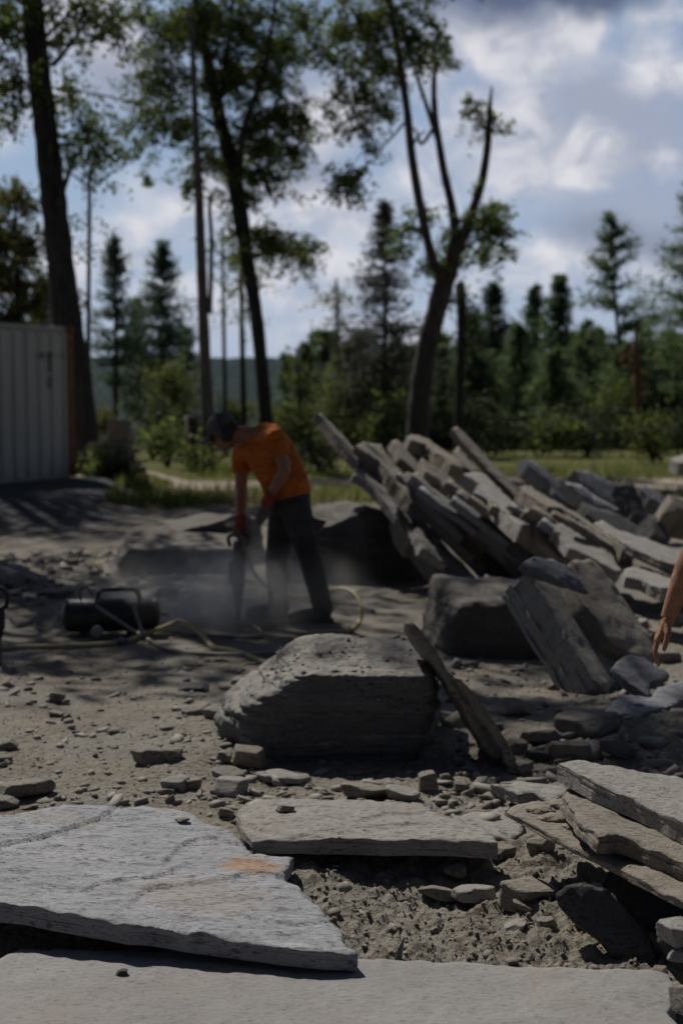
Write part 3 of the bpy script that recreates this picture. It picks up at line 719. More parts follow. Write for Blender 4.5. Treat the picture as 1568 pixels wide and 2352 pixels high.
for c in [
    ('pine_tree', 'tall pine with upswept arms standing alone on the right', 1400, 498, 92, 48, NG, 1, dict(whorl=.75, sweep=.75, zlow=.30, dens=1.3, lean=-.7)),
    ('pine_tree', 'pine cut off by the right edge of the picture', 1592, 415, 95, 40, NG, 2, dict(whorl=.7, sweep=.6, zlow=.25, dens=1.2)),
    ('pine_tree', 'full pine left of the pale snag', 372, 552, 82, 46, NB, 3, dict(whorl=.5, sweep=.55, zlow=.22, dens=1.2)),
    ('pine_tree', 'narrow pine with an olive tip between sapling and full pine', 262, 532, 48, 46, NB, 4, dict(whorl=.5, sweep=.5, zlow=.32, dens=1.1)),
    ('spruce_tree', 'lacy grey half-dead spruce left of the forked maple', 882, 468, 105, 40, M['needle_dead'], 5, dict(whorl=.36, sweep=.15, zlow=.10, dens=.62, bark='bark_mid')),
    ('spruce_tree', 'small dark conifer in the valley gap right of the bowed trunk', 655, 815, 36, 58, NB, 6, dict(whorl=.5)),
    ('pine_tree', 'pine with a notched top right of the forked maple', 1132, 648, 70, 52, NB, 7, dict(sweep=.5, dens=1.3)),
    ('pine_tree', 'slim pine left of the taller paired pine on the right', 1228, 655, 50, 56, NB, 8, dict(sweep=.4, dens=1.3)),
    ('pine_tree', 'dense pine left of the lone pine with upswept arms', 1284, 630, 62, 52, NG, 9, dict(sweep=.45, dens=1.4)),
    ('spruce_tree', 'low conifer filling the gap left of the notched pine', 1085, 720, 58, 46, NG, 10, dict(dens=1.3)),
    ('spruce_tree', 'low conifer under the slim pine', 1190, 745, 62, 47, NG, 11, dict(dens=1.3)),
    ('spruce_tree', 'dark conifer below the lone pine', 1345, 745, 66, 50, NG, 12, dict(dens=1.3)),
    ('spruce_tree', 'conifer right of the lone pine', 1478, 760, 62, 54, NB, 13, dict(dens=1.3)),
    ('spruce_tree', 'conifer at the right edge under the cut-off pine', 1548, 770, 60, 46, NG, 14, dict(dens=1.3)),
    ('spruce_tree', 'low green conifer behind the reddish dead trunk', 1430, 800, 60, 47, NG, 15, dict(dens=1.3)),
    ('spruce_tree', 'low conifer left of the reddish dead trunk behind the grass', 1270, 800, 66, 44, NG, 16, dict(dens=1.3)),
    ('spruce_tree', 'small conifer at the foot of the forked maple', 1010, 800, 56, 44, NG, 17, dict(dens=1.2)),
    ('spruce_tree', 'yellowish conifer at the left foot of the lacy spruce', 800, 790, 60, 46, M['leaf_light'], 18, dict(dens=1.1)),
    ('spruce_tree', 'conifer behind the container left of the leaning trunk', 95, 650, 55, 44, NG, 19, dict(dens=1.2)),
    ('spruce_tree', 'short conifer between full pine and pale snag', 425, 740, 48, 50, NB, 20, dict(dens=1.1)),
    ('pine_tree', 'short pine left of the full pine', 315, 690, 50, 50, NB, 21, dict(dens=1.0, zlow=.25)),
]:
    nm, lb, u, vt, hw, Y, mt, sd, kw = c
    conifer(nm, lb, u, vt, hw, Y, mt, sd, **kw)
protos = [o for o in list(bpy.data.objects) if o.name.startswith(('spruce_tree', 'pine_tree')) and o.get('label', '').startswith(('low conifer', 'dark conifer', 'conifer', 'pine with', 'dense pine'))]
rf = random.Random(9)
FAR = [(u, rf.uniform(742, 815), rf.uniform(56, 74)) for u in list(range(700, 1640, 26))] 
for i, (u, vt, Y) in enumerate(FAR):
    src = protos[i % len(protos)]; zt = at(u, vt, Y).z; x = at(u, vt, Y).x; zb = gz(x, Y)
    crown = [c for c in src.children if c.name.startswith('crown')][0]; hs = max(v[2] for v in crown.bound_box)
    sc = max(.25, (zt - zb) / hs); r = src.copy(); COL.objects.link(r); r.location = (x, Y, zb); r.scale = (sc * rf.uniform(.9, 1.3), sc * 1.1, sc); r.rotation_euler = (0, 0, rf.uniform(0, 6))
    r['label'] = 'conifer in the far rows of the wood behind the yard'; r['group'] = 'conifers in the far rows of the wood'
    for ch in src.children: c = ch.copy(); COL.objects.link(c); c.parent = r
px_tree('dead_tree', 'reddish dead trunk with a pale split top near the right edge', 42, [([(1464, 1010, 18), (1462, 900, 16), (1460, 820, 14), (1458, 755, 6)], 0), ([(1464, 900, 9), (1476, 915, 6), (1484, 895, 5), (1488, 880, 2)], 0)],
    [(1450, 830, 14, 40, .3, .25)], M['needle_brown'], M['bark_red'], seed=61, group='dead trees beyond the yard')
px_tree('dead_tree', 'grey dead trunk in the dark wood right of the forked maple', 50, [([(1172, 980, 9), (1170, 900, 9), (1168, 820, 7)], 0)], [], None, M['bark_pale'], group='dead trees beyond the yard')
px_tree('dead_tree', 'short dark stub trunk behind the slab pile', 46, [([(1140, 980, 12), (1134, 930, 10), (1130, 870, 8)], 0)], [], None, M['bark_mid'], group='dead trees beyond the yard')

# shrubs -----------------------------------------------------------
def shrub(label, u, v, ru, rv, Y, mat, seed, dens=1.0, size=.10):
    rg = np.random.default_rng(seed); c = at(u, v, Y); rx = ru * Y / FPX; rz = rv * Y / FPX; zb = gz(c.x, Y)
    root = empty('shrub', (c.x, Y, zb), label, 'shrub', 'shrubs along the edge of the wood')
    B = [((c.x + rg.normal(0, rx * .4), Y + rg.normal(0, rx * .3), max(zb + .15, c.z + rg.normal(0, rz * .3))), (rx * .7, rx * .6, rz * .7), max(4, int(dens * 34 * (rx * rz) ** .8))) for _ in range(4)]
    V, F = leaf_cloud(B, size, rg, 18, .14, .2, 1.0); V[:, 2] = np.maximum(V[:, 2], zb)
    mesh('foliage', V, F, mat, root)
    mb = MB()
    for k in range(6):
        a = rg.uniform(0, 6.28); mb.tube([(c.x, Y, zb - .1), (c.x + .25 * rx * math.cos(a), Y + .2 * rx * math.sin(a), (zb + c.z) / 2), (c.x + .7 * rx * math.cos(a), Y + .5 * rx * math.sin(a), c.z + .4 * rz)], [.03, .02, .006], 5)
    mb.build('stem', M['bark_mid'], root, True)
for i, s_ in enumerate([
    ('yellow-green bush below the full pine', 395, 900, 72, 70, 40, 'leaf_light'), ('small olive bush left of the log pile', 245, 970, 36, 40, 38, 'leaf_olive'), ('leafy bush right of the log pile', 385, 1010, 60, 45, 30, 'leaf'),
    ('low bush in front of the pale snag', 455, 1035, 60, 34, 29, 'leaf_light'), ('dark bush left of the cut log behind the worker', 350, 960, 50, 45, 36, 'leaf_dark'), ('bush right behind the worker shoulder', 690, 985, 62, 50, 36, 'leaf_light'),
    ('dark brush heap behind the worker back', 735, 1045, 70, 34, 30, 'leaf_dark'), ('broad bush left of the lacy spruce foot', 800, 960, 80, 70, 40, 'leaf_light'), ('bush under the forked maple', 900, 980, 70, 60, 38, 'leaf'),
    ('dark bush behind the top of the slab pile', 1010, 1000, 70, 55, 37, 'leaf_dark'), ('broad dark bush behind the leaning plank of the pile', 1130, 990, 90, 60, 38, 'leaf_dark'), ('leafy bush in the shade beyond the grass', 1240, 1000, 80, 50, 37, 'leaf'),
    ('dark bush at the grass edge below the lone pine', 1350, 985, 80, 60, 38, 'leaf_dark'), ('bright young bush near the right edge', 1500, 1000, 56, 66, 34, 'leaf_light'), ('dark bush at the right edge beyond the grass', 1575, 960, 60, 70, 40, 'leaf_dark'),
    ('pale green scrub in the wood behind the notched pine', 1190, 900, 90, 70, 50, 'leaf'), ('shaded scrub in the wood below the dense pine', 1300, 920, 80, 80, 48, 'leaf_dark'), ('shaded scrub left of the reddish trunk', 1420, 930, 70, 70, 46, 'leaf'),
    ('scrub in the valley gap below the small conifer', 640, 960, 60, 40, 44, 'leaf'), ('olive scrub between the snag and the bowed trunk', 540, 960, 60, 50, 42, 'leaf_light'), ('shaded scrub behind the forked maple', 1060, 900, 80, 80, 46, 'leaf_dark'),
    ('weedy plants at the container corner', 235, 1105, 40, 24, 23.4, 'leaf'), ('weeds at the foot of the log pile', 275, 1085, 30, 26, 23.6, 'leaf_dark'), ('shaded scrub below the lacy spruce', 860, 900, 80, 70, 44, 'leaf'), ('scrub right of the shaded scrub by the lacy spruce', 960, 900, 70, 70, 46, 'leaf_dark')]):
    lb, u, v, ru, rv, Y, mt = s_; shrub(lb, u, v, ru, rv, Y, M[mt], 70 + i)

# unseen trees added outside the left of the view to shade the work floor
def shade_tree(x, y, h, r, seed, label, k, extra=()):
    root = empty('broadleaf_tree', (x, y, gz(x, y)), label, 'tree'); mb = MB()
    mb.tube([(x, y, -.2), (x + .1, y, h * .4), (x, y + .1, h * .8), (x, y, h)], [.28, .22, .14, .05], 12)
    rg = np.random.default_rng(seed); B = []
    for i in range(k):
        a = rg.uniform(0, 6.28); q = r * rg.uniform(.2, .95); z = h * rg.uniform(.72, 1.05)
        c = (x + q * math.cos(a), y + q * math.sin(a), z); B.append((c, (.75, .75, .5), 9)); mb.tube([(x, y, h * .6), ((x + c[0]) / 2, (y + c[1]) / 2, z - .2), c], [.07, .04, .01], 6)
    for c in extra: B.append((c, (.6, .6, .45), 16)); mb.tube([(x, y, h * .8), ((x + c[0]) / 2, (y + c[1]) / 2, (h + c[2]) / 2), c], [.10, .06, .02], 6)  # boughs added over chosen spots to shade the rubble
    mb.build('trunk', M['bark_dark'], root, True)
    V, F = leaf_cloud(B, .15, rg, 15, .22, .4); mesh('crown', V, F, M['leaf'], root)
SHADE = [(-4.9, 15.6, 9.6, 2.3, 91, 22), (-7.4, 19.0, 13.0, 2.6, 92, 15), (-8.3, 25.6, 12.0, 2.7, 93, 36)]
for i, (x, y, h, r, sd, k) in enumerate(SHADE): shade_tree(x, y, h, r, sd, ['leafy tree outside the left of the view in front of the container', 'taller leafy tree outside the left of the view beside the container', 'leafy tree hidden to the left behind the container'][i], k, [(-4.2, 14.9, 11.3), (-3.8, 14.7, 12.0), (-3.3, 14.6, 12.3), (-4.35, 14.9, 11.3), (-3.6, 14.3, 11.6), (-2.8, 14.2, 11.8)] if i == 0 else ())
# ------------------------------------------------------------------ slate slabs
def inside(poly, P):
    x, y = P[:, 0], P[:, 1]; r = np.zeros(len(P), bool); n = len(poly); j = n - 1
    for i in range(n):
        xi, yi = poly[i]; xj, yj = poly[j]
        c = ((yi > y) != (yj > y)) & (x < (xj - xi) * (y - yi) / (yj - yi + 1e-12) + xi); r ^= c; j = i
    return r
def slab(name, label, px, p0, n, thick, mat, res=.03, seed=1, cat='stone slab', group=None, jag=.5, flake=.006, rough=.003, layers=5, taper=0.0, ledge=.5, steps=()):
    """a split stone slab: PX is its upper face as seen in the photograph, lying in the plane (p0, n)"""
    n = Vector(n).normalized(); rg = np.random.default_rng(seed)
    P3 = [onplane(u, v, p0, n) for (u, v) in px]
    c = sum(P3, Vector()) / len(P3)
    ex = Vector((1, 0, 0)); ex = (ex - n * ex.dot(n)).normalized(); ey = n.cross(ex)
    q = np.array([((p - c).dot(ex), (p - c).dot(ey)) for p in P3])
    if 0.5 * np.sum(q[:, 0] * np.roll(q[:, 1], -1) - np.roll(q[:, 0], -1) * q[:, 1]) < 0: q = q[::-1]
    # dense ragged outline
    L = []
    for a, b in zip(q, np.roll(q, -1, 0)):
        k = max(1, int(np.linalg.norm(b - a) / (res * .8)))
        for i in range(k): L.append(a + (b - a) * i / k)
    L = np.array(L)
    t = np.roll(L, -1, 0) - np.roll(L, 1, 0); t /= np.linalg.norm(t, axis=1)[:, None] + 1e-9; nrm = np.stack([t[:, 1], -t[:, 0]], -1)
    s = np.linspace(0, 6.283, len(L), endpoint=False); rad = max(.05, len(L) * res * .8 / 6.283)
    cx, cy = np.cos(s) * rad, np.sin(s) * rad
    jn = fbm(cx * 6, cy * 6, None, 4, seed, .6) * res * 1.1 * jag + fbm(cx * 25, cy * 25, None, 2, seed + 3) * res * .35 * jag
    L = L + nrm * jn[:, None]
    lo, hi = L.min(0), L.max(0)
    gx, gy = np.meshgrid(np.arange(lo[0], hi[0], res), np.arange(lo[1], hi[1], res))
    G = np.stack([gx.ravel(), gy.ravel()], -1) + rg.uniform(-.3, .3, (gx.size, 2)) * res
    G = G[inside(L, G)]
    if len(G):
        d = np.full(len(G), 9.0)
        for i in range(0, len(L)): d = np.minimum(d, (G[:, 0] - L[i, 0]) ** 2 + (G[:, 1] - L[i, 1]) ** 2)
        d = np.sqrt(d); keep = d > res * .6; G = G[keep]; d = d[keep]
    nb = len(L)
    V2 = np.concatenate([L, G]) if len(G) else L
    vo, eo, fo, oi, _, _ = delaunay_2d_cdt([Vector(p) for p in V2], [(i, (i + 1) % nb) for i in range(nb)], [], 1, 1e-6)
    vo = np.array([p[:] for p in vo]); omap = np.array([o[0] if o else -1 for o in oi])
    dist = np.concatenate([np.zeros(nb), d]) if len(G) else np.zeros(nb)
    X, Y = vo[:, 0], vo[:, 1]; D = np.where(omap >= 0, dist[np.clip(omap, 0, len(dist) - 1)], 0)
    # split surface: thin flakes broken off in steps, plus fine grain along one direction
    ca, sa = math.cos(.3 + seed), math.sin(.3 + seed); gx_, gy_ = X * ca + Y * sa, -X * sa + Y * ca
    f1 = fbm(gx_ * 2.2 + 3, gy_ * 3.4, None, 5, seed + 11, .55) * 2.2
    fl = np.floor(f1 * 2.0); fr = f1 * 2.0 - fl; z = (fl + sstep(.80, 1.0, fr)) * flake
    f2 = fbm(gx_ * 7 + 9, gy_ * 13, None, 4, seed + 21, .6) * 2; z = z + (np.floor(f2 * 2) + sstep(.7, 1, f2 * 2 - np.floor(f2 * 2))) * flake * .28
    z = z + fbm(gx_ * 18, gy_ * 45, None, 3, seed + 31) * rough
    for (sp, sh) in steps:                                  # ledges where the bed has split off, low on the near side
        W_ = np.array([((p - c).dot(ex), (p - c).dot(ey)) for p in (onplane(u_, v_, p0, n) for (u_, v_) in sp)])
        best = np.full(len(X), 9.0); sgn = np.ones(len(X))
        wob = .012 * fbm(X * 14, Y * 14, None, 4, seed + 77, .6)
        for A_, B_ in zip(W_[:-1], W_[1:]):
            ab = B_ - A_; tt = np.clip(((X - A_[0]) * ab[0] + (Y - A_[1]) * ab[1]) / (ab @ ab), 0, 1)
            dx_, dy_ = X - A_[0] - tt * ab[0], Y - A_[1] - tt * ab[1]; dd = np.hypot(dx_, dy_); cr_ = (ab[0] * dy_ - ab[1] * dx_)
            k_ = dd < best; best = np.where(k_, dd, best); sgn = np.where(k_, np.sign(cr_), sgn)
        sd_ = best * sgn + wob; L_ = np.hypot(*(W_[-1] - W_[0]))
        z = z - sh * np.where(sd_ < 0, np.exp(sd_ / .10), 0) * np.exp(-np.maximum(best - .22, 0) / .05)
    z = z - (flake * 1.2 + .004) * np.exp(-D / (res * 1.2)) * (0.6 + .8 * vnoise(X * 20, Y * 20, seed=seed))
    bi = np.where((omap >= 0) & (omap < nb))[0]; ring0 = np.full(nb, -1); ring0[omap[bi]] = bi
    zt = z - max(0, z.max()) * .0
    verts = [vo[:, 0], vo[:, 1], zt]; top = np.stack(verts, -1)
    ok = ring0 >= 0; idx = ring0[ok]; Lk = top[idx]; nk = nrm[ok]; m = len(idx)
    A = [top]; F = [tuple(f) for f in fo]; nt = len(F); prev = idx; off = len(top)
    zz = 0; cuts = np.sort(rg.uniform(.12, .95, layers - 1)).tolist() + [1.0]
    cxk, cyk = cx[ok], cy[ok]
    for li, cu in enumerate(cuts):
        o_ = (fbm(cxk * 7 + li * 9, cyk * 7, None, 3, seed + 40 + li, .6) * .9 - .1) * ledge * min(.03, thick * .35) - taper * thick * cu
        for zc in (zz, cu):
            zk = Lk[:, 2] * (1 - min(1, zc * 3)) - thick * zc - (0.0015 if zc == zz else 0) + .004 * fbm(cxk * 9, cyk * 9 + li, None, 2, seed + li) * (0 if zc in (0, 1.0) else 1) * min(1, thick * 12)
            A.append(np.column_stack([Lk[:, 0] + nk[:, 0] * o_, Lk[:, 1] + nk[:, 1] * o_, zk]))
            cur = np.arange(off, off + m); off += m
            for i in range(m):
                j = (i + 1) % m; F.append((prev[i], cur[i], cur[j], prev[j]))
            prev = cur
        zz = cu
    F.append(tuple(prev[::-1]))
    V = np.concatenate(A)
    me = bpy.data.meshes.new(name); me.from_pydata(V.tolist(), [], [tuple(int(a) for a in f) for f in F])
    sm = np.zeros(len(me.polygons), bool); sm[:nt] = True; me.polygons.foreach_set('use_smooth', sm)
    me.materials.append(mat)
    bm = bmesh.new(); bm.from_mesh(me); bmesh.ops.recalc_face_normals(bm, faces=bm.faces); bm.to_mesh(me); bm.free()
    o = bpy.data.objects.new(name, me); COL.objects.link(o)
    o.matrix_world = Matrix(((ex.x, ey.x, n.x, c.x), (ex.y, ey.y, n.y, c.y), (ex.z, ey.z, n.z, c.z), (0, 0, 0, 1)))
    tag(o, label, cat, group, 'thing'); return o, (c, ex, ey, n)
def plane3(a, b, c):
    n = (b - a).cross(c - a).normalized(); return n if n.z > 0 else -n

# the grey stained slab: its material needs its own frame, so the plane first
a_, b_, c_ = floor_at(822, 2185, .085), floor_at(0, 2076, .150), floor_at(270, 1849, .085)
n_ = plane3(a_, b_, c_)
PX1 = [(-170, 1900), (-60, 1884), (0, 1873), (60, 1866), (125, 1855), (155, 1846), (270, 1849), (345, 1853), (400, 1858), (440, 1867), (470, 1885), (500, 1898), (530, 1905), (552, 1915), (570, 1940), (580, 1958), (630, 1957), (676, 1961), (668, 1980), (652, 2003), (658, 2014), (690, 2042), (740, 2080), (780, 2120), (792, 2152), (822, 2186),
       (740, 2182), (640, 2172), (580, 2163), (500, 2153), (420, 2143), (350, 2131), (300, 2128), (200, 2109), (130, 2098), (60, 2083), (0, 2076), (-90, 2066), (-180, 2060)]
def loc_of(fr, u, v):
    c, ex, ey, n = fr; p = onplane(u, v, c, n) - c; return (p.dot(ex), p.dot(ey), 0)
o1, fr1 = slab('stone_slab', 'broad grey split slab with an orange rust stain lying in the foreground', PX1, a_, n_, .05, M['slate'], .0095, 3, flake=.0045, rough=.003, layers=5, jag=.5, ledge=.3, steps=[
     ([(-60, 1945), (0, 1937), (100, 1917), (180, 1895), (225, 1875), (275, 1850)], .012), ([(385, 1972), (412, 1942), (425, 1926), (490, 1914), (546, 1926)], .011),
     ([(115, 2030), (200, 2041), (260, 2027), (350, 2014), (402, 1994)], .010), ([(318, 2058), (340, 2041), (382, 2034)], .010), ([(520, 2016), (585, 2007), (656, 2012)], .008), ([(632, 2113), (680, 2121), (742, 2106)], .008)])
st = [(loc_of(fr1, 578, 1990), .115, .115, (0.42, 0.24, 0.12), .8), (loc_of(fr1, 470, 2055), .23, .22, (0.31, 0.25, 0.185), .45), (loc_of(fr1, 280, 2012), .16, .05, (0.42, 0.42, 0.42), .6), (loc_of(fr1, 660, 2165), .09, .03, (0.46, 0.46, 0.46), .7), (loc_of(fr1, 110, 1880), .28, .07, (0.33, 0.31, 0.265), .75), (loc_of(fr1, 345, 1985), .06, .03, (0.13, 0.13, 0.135), .5)]
M['slate_stained'] = slate_mat('slate_stained', (0.235, 0.237, 0.246), (0.44, 0.44, 0.447), brown=.12, stains=st, bumps=1.1)
o1.data.materials[0] = M['slate_stained']
M['slate_front'] = slate_mat('slate_front', (0.205, 0.197, 0.185), (0.31, 0.298, 0.282), brown=.4, browncol=(.28, .225, .18), streak=(6, 14, 40), bumps=.5, dashes=.3)
slab('stone_slab', 'wide pale brownish slab across the bottom of the picture',
     [(-220, 2240), (-40, 2216), (10, 2196), (50, 2177), (120, 2178), (200, 2180), (350, 2182), (500, 2183), (640, 2188), (784, 2195), (934, 2203), (1080, 2206), (1234, 2218), (1380, 2222), (1444, 2217), (1534, 2231), (1556, 2276), (1530, 2320), (1560, 2370), (1640, 2420), (1600, 2620), (-260, 2620)],
     floor_at(784, 2250, .035), (0.01, -.01, 1), .075, M['slate_front'], .014, 8, flake=.0022, rough=.0016, layers=4, jag=.7)
slab('stone_slab', 'pale flat slab with a dark straight front edge in the middle of the dug soil',
     [(541, 1864), (556, 1852), (575, 1841), (615, 1832), (700, 1833), (784, 1836), (850, 1834), (909, 1837), (969, 1841), (984, 1851), (1019, 1869), (1064, 1884), (1104, 1899), (1134, 1916), (1142, 1934), (1104, 1931), (1044, 1926), (960, 1925), (874, 1925), (784, 1921), (690, 1920), (610, 1921), (578, 1920), (562, 1905), (553, 1893)],
     floor_at(800, 1920, .095), (-.01, -.015, 1), .060, M['slate_pale'], .0105, 12, flake=.004, rough=.002, layers=5, jag=.7, ledge=.3, steps=[([(862, 1876), (890, 1868), (950, 1862)], .009), ([(560, 1886), (590, 1898), (612, 1904)], .010), ([(900, 1895), (960, 1890), (1010, 1896)], .006)])
slab('stone_slab', 'low grey slab half sunk in soil right of the pale flat slab', [(1034, 1866), (1064, 1855), (1120, 1849), (1164, 1845), (1204, 1889), (1199, 1907), (1170, 1922), (1134, 1918), (1090, 1896)], floor_at(1110, 1890, .03), (.02, -.06, 1), .05, M['slate_pale'], .016, 14)
slab('stone_slab', 'thin slab with a pointed left end behind the sunk grey slab', [(1124, 1799), (1160, 1797), (1219, 1793), (1299, 1805), (1330, 1820), (1299, 1832), (1264, 1842), (1224, 1825), (1189, 1829), (1162, 1816)], floor_at(1200, 1810, .07), (.02, -.05, 1), .035, M['slate_pale'], .016, 15)
slab('stone_slab', 'flat slab in the rubble left of the front edge of the boulder shadow', [(575, 1766), (640, 1762), (700, 1770), (718, 1778), (690, 1784), (610, 1780)], floor_at(640, 1772, .035), (0, -.05, 1), .03, M['slate_pale'], .015, 16)

# stack of slabs sliding down to the right edge
ra, rb, rc = at(1285, 1752, 4.42), at(1568, 1889, 3.98), at(1568, 1786, 4.46)
rn = plane3(ra, rb, rc)
slab('stone_slab', 'thick pale slab on top of the stack at the right edge', [(1281, 1750), (1310, 1746), (1344, 1744), (1384, 1754), (1424, 1755), (1474, 1769), (1568, 1786), (1760, 1822), (1800, 1990), (1700, 1962), (1568, 1890), (1509, 1860), (1449, 1832), (1409, 1815), (1364, 1795), (1309, 1765)], ra, rn, .060, M['slate_pale'], .013, 17, flake=.003, layers=4, jag=.4, ledge=.25)
slab('stone_slab', 'crumbly brown slab second in the stack at the right edge', [(1300, 1800), (1370, 1790), (1500, 1820), (1700, 1880), (1760, 2040), (1640, 2012), (1568, 1986), (1534, 1970), (1459, 1935), (1419, 1922), (1394, 1925), (1374, 1924), (1352, 1902), (1329, 1884), (1314, 1854), (1292, 1826)], ra - rn * .066, rn, .050, M['slate_brown'], .013, 18, flake=.005, layers=5, jag=1.0, ledge=.6)
ta, tb, tc_ = at(1163, 1857, 4.42), at(1568, 2068, 3.66), at(1294, 1838, 4.56)
tn = plane3(ta, tb, tc_)
slab('stone_slab', 'thin dirty plate with a sharp left tip at the bottom of the stack', [(1161, 1857), (1190, 1845), (1224, 1837), (1294, 1838), (1420, 1860), (1600, 1950), (1720, 2080), (1660, 2110), (1568, 2070), (1470, 2020), (1384, 1975), (1320, 1944), (1264, 1915), (1210, 1885)], ta, tn, .022, M['slate_brown'], .014, 19, flake=.003, layers=3)
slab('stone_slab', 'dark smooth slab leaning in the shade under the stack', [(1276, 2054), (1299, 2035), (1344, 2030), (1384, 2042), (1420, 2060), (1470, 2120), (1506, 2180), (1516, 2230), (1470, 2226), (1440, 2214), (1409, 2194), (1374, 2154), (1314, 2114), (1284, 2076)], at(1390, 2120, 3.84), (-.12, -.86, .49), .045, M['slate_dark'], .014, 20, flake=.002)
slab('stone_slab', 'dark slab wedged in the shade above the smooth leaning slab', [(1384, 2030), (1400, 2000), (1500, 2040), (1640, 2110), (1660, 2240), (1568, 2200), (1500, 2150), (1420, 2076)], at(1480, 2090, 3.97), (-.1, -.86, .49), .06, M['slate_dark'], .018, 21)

# slabs leaning against the big boulder
LN = Vector((-.02, -.96, .26))
slab('stone_plank', 'narrow speckled slab leaning on the right side of the big boulder', [(931, 1428), (949, 1432), (974, 1462), (999, 1495), (1019, 1530), (1044, 1560), (1064, 1590), (1104, 1655), (1156, 1731), (1146, 1747), (1109, 1712), (1079, 1657), (1049, 1607), (1019, 1562), (994, 1522), (959, 1482)], at(1060, 1600, 5.80), LN, .26, M['slate_brown'], .013, 22, flake=.004, jag=1.0, layers=3)
slab('stone_plank', 'second shorter narrow slab leaning beside the speckled one', [(1039, 1556), (1056, 1557), (1094, 1600), (1134, 1655), (1169, 1710), (1199, 1772), (1181, 1777), (1158, 1752), (1147, 1725), (1106, 1660), (1071, 1600)], at(1120, 1660, 5.68), LN, .26, M['slate_brown'], .013, 23, flake=.004, jag=1.0, layers=3)

# big leaning slabs in the middle distance
BN = Vector((.53, -.46, .71))
slab('stone_slab', 'big thick slab leaning on the shaded block with a smooth brown face', [(1205, 1310), (1255, 1335), (1300, 1342), (1356, 1350), (1404, 1400), (1462, 1490), (1428, 1535), (1396, 1592), (1368, 1572), (1330, 1512), (1290, 1442), (1250, 1382)], at(1330, 1440, 7.45), BN, .22, M['slate_pale'], .022, 24, layers=7, ledge=.9, flake=.004, jag=.4)
slab('stone_slab', 'bluish flaking slab along the top of the big leaning slab', [(1192, 1300), (1204, 1284), (1229, 1276), (1289, 1283), (1314, 1305), (1352, 1358), (1290, 1340), (1250, 1330), (1212, 1318)], at(1270, 1310, 7.40), (.50, -.50, .71), .025, M['slate_blue'], .02, 25, flake=.006, jag=1.0, ledge=.4)
slab('stone_slab', 'long slab leaning just right of the big leaning slab', [(1306, 1292), (1318, 1284), (1346, 1279), (1362, 1284), (1398, 1322), (1452, 1391), (1520, 1503), (1482, 1516), (1400, 1470), (1340, 1390), (1310, 1330)], at(1420, 1400, 7.62), BN, .12, M['slate_brown'], .022, 26, flake=.004, jag=.5)
slab('stone_slab', 'small bluish slab resting on the foot of the big leaning slab', [(1404, 1532), (1425, 1512), (1449, 1497), (1480, 1508), (1536, 1545), (1490, 1567), (1500, 1603), (1440, 1566)], at(1460, 1540, 7.0), (.16, -.40, .9), .05, M['slate_blue'], .02, 27)
slab('stone_slab', 'flat shaded slab on the rubble below the big leaning slab', [(1384, 1630), (1399, 1611), (1424, 1587), (1494, 1592), (1508, 1572), (1568, 1567), (1660, 1580), (1568, 1602), (1480, 1641), (1434, 1652)], floor_at(1470, 1605, .12), (.03, -.1, 1), .05, M['slate'], .02, 28)

